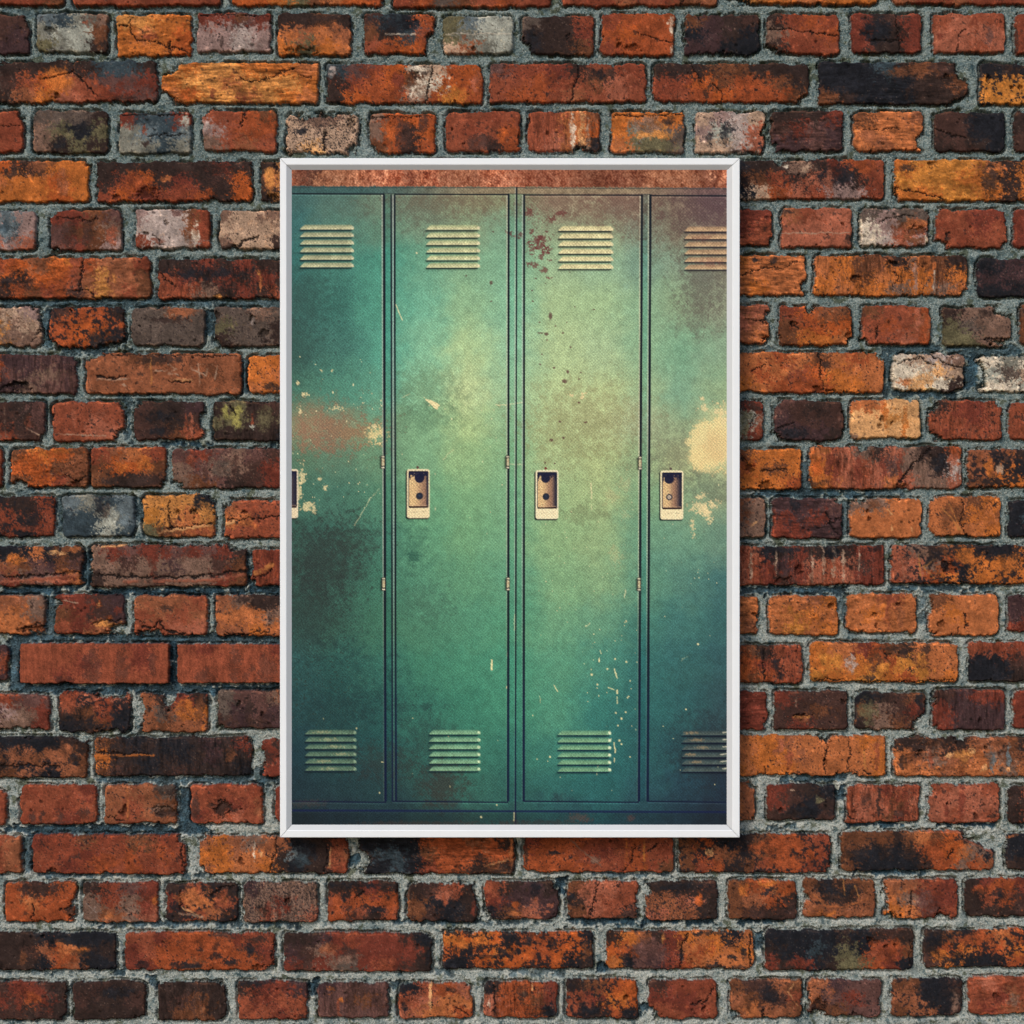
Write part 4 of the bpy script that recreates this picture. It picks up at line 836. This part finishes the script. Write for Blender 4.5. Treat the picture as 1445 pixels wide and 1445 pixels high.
for pts, wd, am in [([(559,430),(563,441),(568,452)],1.2,.8),([(694,931),(694.5,946)],2.2,.95),([(834,682),(835,704)],1.6,.6),([(500,741),(512,722),(523,702)],1.1,.55),([(523,702),(535,690)],.9,.4),
                    ([(625,648),(640,634)],1.1,.5),([(568,561),(577,555)],1,.6),([(700,571),(716,571),(737,568)],1.2,.7),([(718,655),(738,655)],1.2,.6),([(845,930),(845,933)],2,.9),([(847,918),(848,922)],1.2,.7),
                    ([(867,944),(871,957)],1.7,.8),([(782,967),(787,976)],1.3,.8),([(762,983),(762,991)],.9,.6),([(858,970),(866,973)],1.3,.8),([(871,974),(871,978)],2.4,.9),([(871,984),(871,993)],1.4,.7),
                    ([(867,1048),(868,1062)],1.6,.85),([(867,1070),(867,1075)],1.4,.8),([(844,1080),(842,1093)],1.2,.7),([(883,833),(881,843)],1.5,.6),([(961,932),(970,926)],1,.4),([(727,868),(728,884)],1.6,.6),([(726,872),(726,890)],1.2,.6),
                    ([(716,920),(716,926)],1.4,.8),([(715,968),(715,971)],1.6,.9),([(726,1146),(725,1158)],2,.8),([(538,1075),(541,1075)],1.2,.8),([(826,884),(833,880)],1,.6),([(835,713),(835,720)],1,.5),([(614,715),(614,720)],1,.6)]:
    line(pts, wd, CR, am)
# scattered flecks
r = np.random.default_rng(77)
for (x0, x1, y0, y1, cnt, s0, s1) in [(412,540,500,600,18,.5,1.1),(412,540,560,720,60,.4,.9),(820,900,880,1080,30,.4,.95),(760,900,680,900,50,.35,.75),(930,1024,680,900,14,.35,.8),(960,1024,760,830,6,.4,.9),
                                     (560,715,540,760,20,.4,.9),(412,712,1000,1120,12,.5,1.1),(740,1020,1000,1120,14,.5,1.0),(640,720,560,700,8,.4,.8)]:
    for _ in range(cnt):
        a0, b0 = r.uniform(x0, x1), r.uniform(y0, y1)
        rr = r.uniform(s0, s1)
        sl = (slice(max(0, int((b0 - 5 - P_[1]) / PSTEP)), int((b0 + 6 - P_[1]) / PSTEP)), slice(max(0, int((a0 - 5 - P_[0]) / PSTEP)), int((a0 + 6 - P_[0]) / PSTEP)))
        qq = np.hypot((X[sl] - a0) / rr, (Y[sl] - b0) / (rr * r.uniform(.7, 1.8)))
        k_ = (r.uniform(.45, .95) * (1 - sm(qq, 0.5, 1.5)))[..., None]
        c[sl] = c[sl] * (1 - k_) + np.array(CR) * k_
for (a0, b0, rr) in [(843,966,1.4),(835,952,1.7),(877,1014,1.6),(883,1005,1.2),(968,1001,1.2),(776,1068,1.4),(985,909,1.5),(889,1068,1),(869,1006,1.3),(887,983,1.2),(872,1024,1.2),(874,1045,1.6),(877,1050,1.3),(884,934,1.4),(868,930,1.3),(857,944,1.4),
                     (588,357,1.3),(701,1136,1.1),(679,1153,1.6),(450,1032,1),(480,1033,2),(441,1042,1)]:
    qq = np.hypot(X - a0, Y - b0) / rr
    ink(CR, .9 * (1 - sm(qq, .5, 1.5)))
# red-brown spots and flaking
MAR = (106, 50, 48)
for a_ in [(757,339,7,8),(768,336,6,5),(762,348,9,6),(753,352,5,7),(768,352,4,6),(751,327,4,3),(747,300,5,5),(720,328,4,4),(725,328,3,4),(734,331,3,4),(745,372,5,2),(754,374,4,3),(763,363,2.5,4),(774,367,4,1.6),(768,381,3,2.5),(775,392,4,1.6),(780,310,5,3),(790,300,6,3)]:
    blob(MAR, *a_, .66, .9, .35)
for (a0, b0, rx, ry) in [(777,446,2.4,5),(771,471,3.5,2),(763,470,4,.9),(794,470,2.2,1.4),(761,455,1.3,1),(772,480,1.2,1.2),(805,490,1.2,1.2),(762,514,1.3,1.2),(782,519,2,1.5),(801,525,2,2.5),(797,538,4,2.6),(820,526,1.3,1.3),(817,535,1.2,1.2),(817,568,2,1.2),
                         (826,596,2.4,1.2),(790,595,2,1.4),(778,621,2.5,2),(795,618,2,1.6),(838,437,2,.8),(752,425,1.2,1.2),(756,393,1.2,1),(751,410,1.2,1),(804,384,1.3,.9),(693,399,2.2,2.4),(693,425,1.3,1.2),(696,327,1.4,1.3),(658,389,1.2,1.2),(806,723,1.2,1),
                         (769,653,1.2,1.3),(783,654,1.4,1.3),(765,500,1.2,1),(800,455,1,1),(811,433,1,1),(784,460,1,1),(770,400,1,1)]:
    q = np.hypot((X - a0) / rx, (Y - b0) / ry) + .15 * A5
    ink((86, 52, 48), .75 * (1 - sm(q, .6, 1.4)))
ink((92, 84, 62), 0.5 * sm(A7 + 0.5 * A5, 1.5, 2.3) * sm(X, 740, 780) * (1 - sm(X, 880, 905)) * sm(Y, 540, 600) * (1 - sm(Y, 680, 760)))
ink((108, 66, 60), 0.45 * sm(A5 + 0.6 * A3, 0.4, 1.3) * sm(X, 730, 745) * (1 - sm(X, 770, 810)) * (1 - sm(Y, 310, 335)))
# rust band along the top, and the green rail beneath it
A8 = pn(1.5, 30, 1.0, 38, ay=3.0)
rust = np.array([210, 116, 78]) + 18 * A8[..., None] * np.array([1.0, .8, .6]) + 20 * A3[..., None] * np.array([1.0, .9, .7]) + 18 * A5[..., None] * np.array([1.0, .8, .6]) + 12 * A6[..., None] * np.array([1, 1.1, 1.0])
for (a0, rx, cc) in [(470, 60, (200, 142, 96)), (430, 18, (158, 84, 66)), (442, 5, (120, 66, 58)), (580, 14, (150, 74, 54)), (650, 40, (186, 118, 80)), (760, 40, (164, 84, 58)), (830, 30, (182, 102, 70)), (870, 40, (166, 80, 52)), (950, 60, (200, 132, 86)), (1000, 16, (164, 82, 60))]:
    tt = (0.55 * np.exp(-((X - a0 + 6 * A3) / rx) ** 2))[..., None]
    rust = rust * (1 - tt) + tt * (np.array(cc) + 14 * A5[..., None]) * tt
ybot = 262.6 + (X - 412) / 613 * 2.4 + 0.5 * A3
ink(rust, 1 - sm(Y, ybot - 0.6, ybot + 0.6))
strip = (Y > ybot) * (1 - sm(Y, 272.6, 273.6))
railc = np.where(X[..., None] < 560, np.array([54., 86, 86]), np.array([118., 112, 86]))
railc = railc * sm(660 - X, 0, 1)[..., None] * 0 + (np.array([50., 84, 84]) * (1 - sm(X, 500, 700))[..., None] + np.array([136., 118, 90]) * sm(X, 500, 700)[..., None])
railc = railc * (1 - 0.8 * sm(X, 880, 1010)[..., None]) + np.array([98., 68, 72]) * 0.8 * sm(X, 880, 1010)[..., None]
ink(railc * (1 + .06 * A3[..., None]), 0.85 * strip)
line([(412, 264.2), (720, 265), (1026, 266.4)], 1.4, (38, 52, 56), .55, .2)
# door gaps and folded edges
def xl(xa, xb, yy):
    return xa + (xb - xa) * (yy - 275) / 856
DK, NV = np.array([16., 24, 34]), np.array([14., 24, 58])
dark_c = DK * (1 - sm(Y, 850, 1050))[..., None] + NV * sm(Y, 850, 1050)[..., None]
def vline(xa, xb, wd, colour, amt, y0=274, y1=1131):
    dd = np.abs(X - xl(xa, xb, Y))
    ink(colour, amt * (1 - sm(dd, wd * .5 - .2, wd * .5 + .8)) * sm(Y, y0 - .5, y0 + .5) * (1 - sm(Y, y1 - .5, y1 + .5)))
fade = (1 - 0.8 * sm(Y, 720, 1000))
def edge(xa, xb, wd, colour, amt, y0=275, y1=1130):
    dd = np.abs(X - xl(xa, xb, Y))
    ink(colour, amt * .72 * fade * (1 - sm(dd, wd * .5 - .4, wd * .5 + .5)) * sm(Y, y0 - .5, y0 + .5) * (1 - sm(Y, y1 - .5, y1 + .5)))
for (xa, xb) in [(546.8, 548.6)]:
    dd = np.abs(X - xl(xa, xb, Y)); ink(c * np.array([.78, .95, .97]), .8 * (1 - sm(dd, 3.5, 5)) * sm(Y, 273, 275) * (1 - sm(Y, 1130, 1132)))
for (xa, xb) in [(912, 908)]:
    dd = np.abs(X - xl(xa, xb, Y)); ink(c * np.array([.74, .94, .99]), .8 * (1 - sm(dd, 3.5, 5)) * sm(Y, 273, 275) * (1 - sm(Y, 1130, 1132)))
for (xa, xb) in [(723, 722.2), (733.6, 733)]:
    dd = np.abs(X - xl(xa, xb, Y)); ink(c * np.array([.86, .98, 1.0]), .8 * (1 - sm(dd, 3.5, 5)) * sm(Y, 273, 275) * (1 - sm(Y, 1130, 1132)))
LT = np.array([206., 200, 176])
edge(539.3, 541.6, 1.7, (190, 186, 172), .8); vline(541.8, 544.0, 2.9, dark_c, .96)
vline(552.0, 553.8, 1.8, dark_c, .85); edge(554.4, 556.0, 1.9, (178, 184, 182), .75); vline(556.8, 558.8, 2.0, dark_c, .95)
edge(715.4, 714.8, 1.5, LT, .65); vline(717.8, 717.0, 2.6, dark_c, .96)
edge(727.2, 725.8, 1.5, (200, 206, 190), .65, 264, 1163); vline(729.0, 727.4, 1.6, dark_c, .95, 264, 1164)
edge(737.4, 737.0, 1.5, (196, 206, 190), .8); vline(739.6, 739.0, 2.6, dark_c, .96)
edge(903.4, 899.4, 1.6, (214, 204, 170), .75); vline(905.9, 901.6, 2.8, dark_c, .96)
edge(915.3, 911.6, 1.6, (206, 206, 178), .75); vline(917.8, 914.0, 2.8, dark_c, .96)
def hline(pts, wd, colour, amt, x0, x1):
    dd = seg_dist(X, Y, pts)
    ink(colour, amt * (1 - sm(dd, wd * .5 - .4, wd * .5 + .5)) * (X >= x0) * (X <= x1))
for (x0, x1, yy) in [(412, 542, 273.4), (557, 718, 274.0), (740, 906, 275.0), (918, 1026, 276.0)]:
    hline([(x0, yy), (x1, yy + .5)], 2.0, dark_c, .92, x0, x1)
    hline([(x0, yy + 2.2), (x1, yy + 2.7)], 1.2, c * 1.25 + 12, .55, x0, x1)
hline([(540, 273.0), (558, 273.2)], 1.0, dark_c, .5, 540, 558); hline([(716, 273.4), (740, 273.8)], 1.0, dark_c, .6, 716, 740); hline([(904, 274.4), (920, 274.8)], 1.0, dark_c, .5, 904, 920)
for (x0, x1) in [(412, 545), (553.5, 717.5), (739, 902), (914, 1026)]:
    hline([(x0, 1130.6), (x1, 1132.2)], 1.9, NV * .9 + 4, .9, x0, x1)
    hline([(x0, 1132.8), (x1, 1134.4)], 1.3, c * 1.3 + 10, .6, x0, x1)
hline([(412, 1143.6), (1026, 1146)], 3.0, (18, 28, 74), .8, 412, 1026)
ink(c * 0.86, sm(Y, 1146, 1149))
for a_ in [((104, 66, 60), 820, 1155, 14, 5, .5, .7, .6), ((96, 60, 58), 890, 1155, 5, 4, .5, .7, .6), ((110, 70, 62), 435, 1134, 26, 4, .25, .7, .7), ((60, 46, 46), 760, 1161, 60, 3, .4, .6, .6), ((62, 48, 48), 600, 1162, 80, 3, .5, .6, .6)]:
    blob(*a_)
# louvres
def louvres(x0, x1, ybs, top, bot, dark, tip=None, hgt=6.6, tipamt=.8):
    for n_, yb in enumerate(ybs):
        t_ = (yb - Y) / hgt                                   # 0 at the lip, 1 at the top of the fold
        xa = x0 + 1 + 6.5 * np.clip(t_, 0, 1) ** 1.2
        xb = x1 - 5.0 * np.clip(t_ - .25, 0, 1)
        m_ = sm(X, xa - .8, xa + .8) * (1 - sm(X, xb - .6, xb + .6)) * sm(yb - Y, -.5, .5) * (1 - sm(yb - Y, hgt - 1.4, hgt + 1.0))
        f_ = np.clip(t_, 0, 1)[..., None]
        col_ = np.asarray(bot, float) * (1 - f_) + np.asarray(top, float) * f_
        ink(col_ * (1 + .05 * A3[..., None]), .95 * m_)
        ms = sm(X, x0 - 1, x0 + 1.5) * (1 - sm(X, x1 - 5, x1 - 1)) * sm(Y, yb + .1, yb + .9) * (1 - sm(Y, yb + 1.7, yb + 3.0))
        ink(dark, .92 * ms)
        ms = sm(X, x0 - 3, x0 + 2) * (1 - sm(X, x1 - 8, x1 - 3)) * sm(Y, yb + 1.5, yb + 2.5) * (1 - sm(Y, yb + 2.5, yb + 5))
        ink(c * .72, .7 * ms)
        if tip is not None:
            q = np.hypot((X - x1 + 2.2) / 2.4, (Y - yb + 2.6) / 2.2)
            ink(tip, tipamt * (1 - sm(q, .5, 1.3)))
tops = lambda y0, st: [y0 + st * k_ for k_ in range(6)]
louvres(422.5, 499.5, tops(323.6, 10.66), (128, 138, 104), (196, 188, 142), (20, 36, 42), (214, 210, 172), tipamt=.6)
louvres(600.5, 677.5, tops(324.0, 10.70), (150, 166, 116), (212, 202, 150), (20, 36, 36), (226, 216, 172), tipamt=.7)
louvres(787.0, 865.5, tops(325.4, 10.75), (190, 184, 130), (224, 208, 152), (24, 32, 34), (230, 214, 164), tipamt=.5)
louvres(965.0, 1045.0, tops(326.2, 10.75), (146, 116, 86), (204, 164, 118), (34, 28, 38))
blob((150, 84, 70), 1000, 370, 14, 5, .3, .6, .7); blob((120, 70, 62), 992, 336, 10, 4, .35, .6, .7)
louvres(429.5, 503.0, tops(1036.0, 10.3), (64, 96, 84), (96, 126, 104), (14, 30, 46), (160, 190, 160), 6.2, .6)
louvres(604.5, 678.0, tops(1036.2, 10.3), (88, 140, 116), (128, 176, 138), (12, 36, 52), (206, 226, 186), 6.2, .8)
louvres(786.0, 862.5, tops(1037.0, 10.35), (84, 140, 114), (122, 170, 130), (10, 32, 56), (228, 238, 204), 6.2, .9)
louvres(961.5, 1045.0, tops(1037.2, 10.3), (48, 66, 74), (78, 92, 92), (14, 20, 42), None, 6.2)
for k_ in range(6):
    line([(1020 - (k_ in (3, 4)) * 4, 1033.6 + 10.2 * k_), (1026, 1033.4 + 10.2 * k_)], 1.6, (206, 200, 180), .75, .3)
    q = np.hypot((X - 975 - 8 * (k_ % 3)) / 9, (Y - 1034 - 10.3 * k_) / 1.8) + .3 * A5
    ink((176, 138, 96), .5 * (k_ < 5) * (1 - sm(q, .5, 1.4)))
    q = np.hypot((X - 455 - 9 * (k_ % 4)) / 12, (Y - 1033 - 10.3 * k_) / 2) + .4 * A5
    ink((196, 178, 130), .4 * (1 - sm(q, .3, 1.2)))
# hinges
for (hx, hy) in [(540.2, 652), (541.2, 824), (716.4, 652), (716.6, 824), (903.0, 653.5), (901.6, 824.5)]:
    def rect(x0, y0, x1, y1, colour, amt, so=.5):
        ink(colour, amt * sm(X, x0 - so, x0 + so) * (1 - sm(X, x1 - so, x1 + so)) * sm(Y, y0 - so, y0 + so) * (1 - sm(Y, y1 - so, y1 + so)))
    rect(hx - 4.5, hy - 8, hx + 1, hy + 9.5, c * .45, .75, 1.4)
    rect(hx - 2.6, hy - 9.4, hx + 2.9, hy + 9.4, (38, 36, 36), .85)
    rect(hx - 1.6, hy - 8.6, hx + 2.2, hy - 6.6, (226, 216, 180), .9)
    rect(hx - 1.4, hy - 5.2, hx + 2.1, hy + 5.2, (206, 196, 150), .9)
    rect(hx - 1.6, hy + 6.6, hx + 2.2, hy + 8.8, (230, 218, 186), .9)
    rect(hx - .2, hy - 2.4, hx + 2.0, hy + .2, (160, 120, 84), .5)
# recessed latches
def rrect(x0, y0, x1, y1, rad, colour, amt, so=.6):
    qx, qy = np.abs(X - (x0 + x1) / 2) - (x1 - x0) / 2 + rad, np.abs(Y - (y0 + y1) / 2) - (y1 - y0) / 2 + rad
    dd = np.hypot(np.maximum(qx, 0), np.maximum(qy, 0)) + np.minimum(np.maximum(qx, qy), 0) - rad
    ink(colour, amt * (1 - sm(dd, -so, so)))
def latch(x0, y0, ball, hole, shade, pale, screw, ring):
    x1, y1 = x0 + 32.2, y0 + 69
    rrect(x0 - 1.8, y0 + 1.5, x1 - 1, y1 + 1.8, 3, (18, 24, 26), .85, 1.0)
    rrect(x0, y0, x1, y1, 3.4, pale, .97)
    rrect(x0 + 1.2, y1 - 14, x1 - 1, y1 - 1.2, 2, np.array(pale) * np.array([.97, .96, .92]), .6)
    g_ = np.clip((X - x0 - 2) / 28, 0, 1)[..., None]
    inner = np.array([214., 176, 118]) * (1 - sm(g_, .25, 1 - shade)) + np.array([150., 110, 84]) * sm(g_, .25, 1 - shade)
    inner = inner * (1 - sm(g_, .95 - shade, 1.0)) + np.array([34., 34, 52]) * sm(g_, .95 - shade, 1.0)
    rrect(x0 + 2.2, y0 + 2.6, x1 - 1.8, y0 + 54.4, 2.0, (24, 26, 44), .97)
    rrect(x0 + 3.2, y0 + 5, x1 - 2.6, y0 + 52.4, 1.5, inner * (1 + .05 * A4[..., None]), .97)
    jag = y0 + 9.5 + 2.0 * A5 - 0.8 * np.abs(X - x0 - 16) * 0 + 4 * (np.abs(X - x0 - 16) > 11)
    ink((24, 26, 54), .95 * (1 - sm(Y, jag - 2, jag + 2.5)) * (X > x0 + 2.4) * (X < x1 - 2) * (Y > y0 + 2.8))
    ink((24, 26, 54), .97 * (1 - sm(np.hypot(X - ball[0], Y - ball[1]), ball[2] - .6, ball[2] + .6)))
    hd = np.hypot(X - hole[0], Y - hole[1])
    ink((26, 34, 52), .95 * (1 - sm(hd, hole[2] - .6, hole[2] + .6)))
    if ring:
        ink((206, 186, 158), .9 * (1 - sm(hd, 2.2, 3.2))); ink((120, 90, 80), .7 * (1 - sm(hd, .3, 1.3)))
    else:
        ink((50, 66, 96), .6 * (1 - sm(np.hypot(X - hole[0], Y - hole[1] + .5), .4, 2.6)))
    hline([(x0 + 3, y0 + 51.2), (x1 - 3, y0 + 51.2)], .9, (214, 170, 128), .6, x0 + 4, x1 - 3)
    hline([(x0 + 3, y0 + 53.6), (x1 - 2, y0 + 53.2)], 2.0, (44, 24, 22), .9, x0 + 3, x1 - 2)
    hline([(x0 + 6, y0 + 60.4), (x1 - 6, y0 + 60.2)], 1.6, np.array(pale) * .72, .55 * np.clip(.5 + .7 * A5, 0, 1), x0 + 5, x1 - 5)
    q = np.hypot((X - screw[0]) / 2.2, (Y - screw[1]) / 2.0) + .12 * A5
    ink(screw[2], .9 * (1 - sm(q, .6, 1.3)))
latch(574.2, 662.0, (592, 674.6, 6.8), (592, 700, 5.0), .12, (232, 212, 164), (589.3, 659.6, (86, 56, 50)), False)
latch(755.8, 663.4, (770, 675.0, 6.4), (770.5, 700.8, 4.9), .26, (236, 222, 178), (770, 660.8, (122, 44, 40)), False)
latch(932.0, 664.0, (944.2, 676.0, 6.8), (944.4, 701.5, 4.4), .34, (236, 220, 172), (946.4, 661.4, (84, 66, 64)), True)
latch(388.6, 662.0, (398, 676, 6), (398, 700, 4), .62, (224, 206, 170), (405, 659, (60, 50, 50)), False)
# soft falling-off of the ink towards the cut edge, canvas weave in the print
lowr = sm(Y, 760, 1000)[..., None]; c = c * (1 - lowr * np.array([0., 0., .06]))
weave = np.sin(X * 2 * np.pi / 4.7) * np.sin(Y * 2 * np.pi / 4.7)
grey = c @ np.array([.3, .59, .11]); c = (c * .84 + grey[..., None] * .16) * np.array([1.03, 1.005, 0.985]) + 1
c = c * (1 + 0.105 * weave + 0.055 * A4 + 0.030 * A7)[..., None]
palb = lin(np.clip(c, 4, 250)).astype(np.float32)
k = (CAM_D + PYD) / CAM_D
rel = np.stack([(X - 722.5) * S * k, np.full(PS, PYD), (722.5 - Y) * S * k], -1)
rel[..., 1] -= 0.00010 * weave
cop = rel.reshape(-1, 3) - np.array(pic.location)
idp = np.arange(PS[0] * PS[1]).reshape(PS)
qp = np.stack([idp[:-1, :-1], idp[1:, :-1], idp[1:, 1:], idp[:-1, 1:]], -1).reshape(-1, 4)
mat_print = tinted('printed_canvas', 0.8, 1500, 0.95, 1.05, 0.2, 1400, 0.10)
grid_mesh('canvas_print', cop, qp, palb.reshape(-1, 3), mat_print, pic)
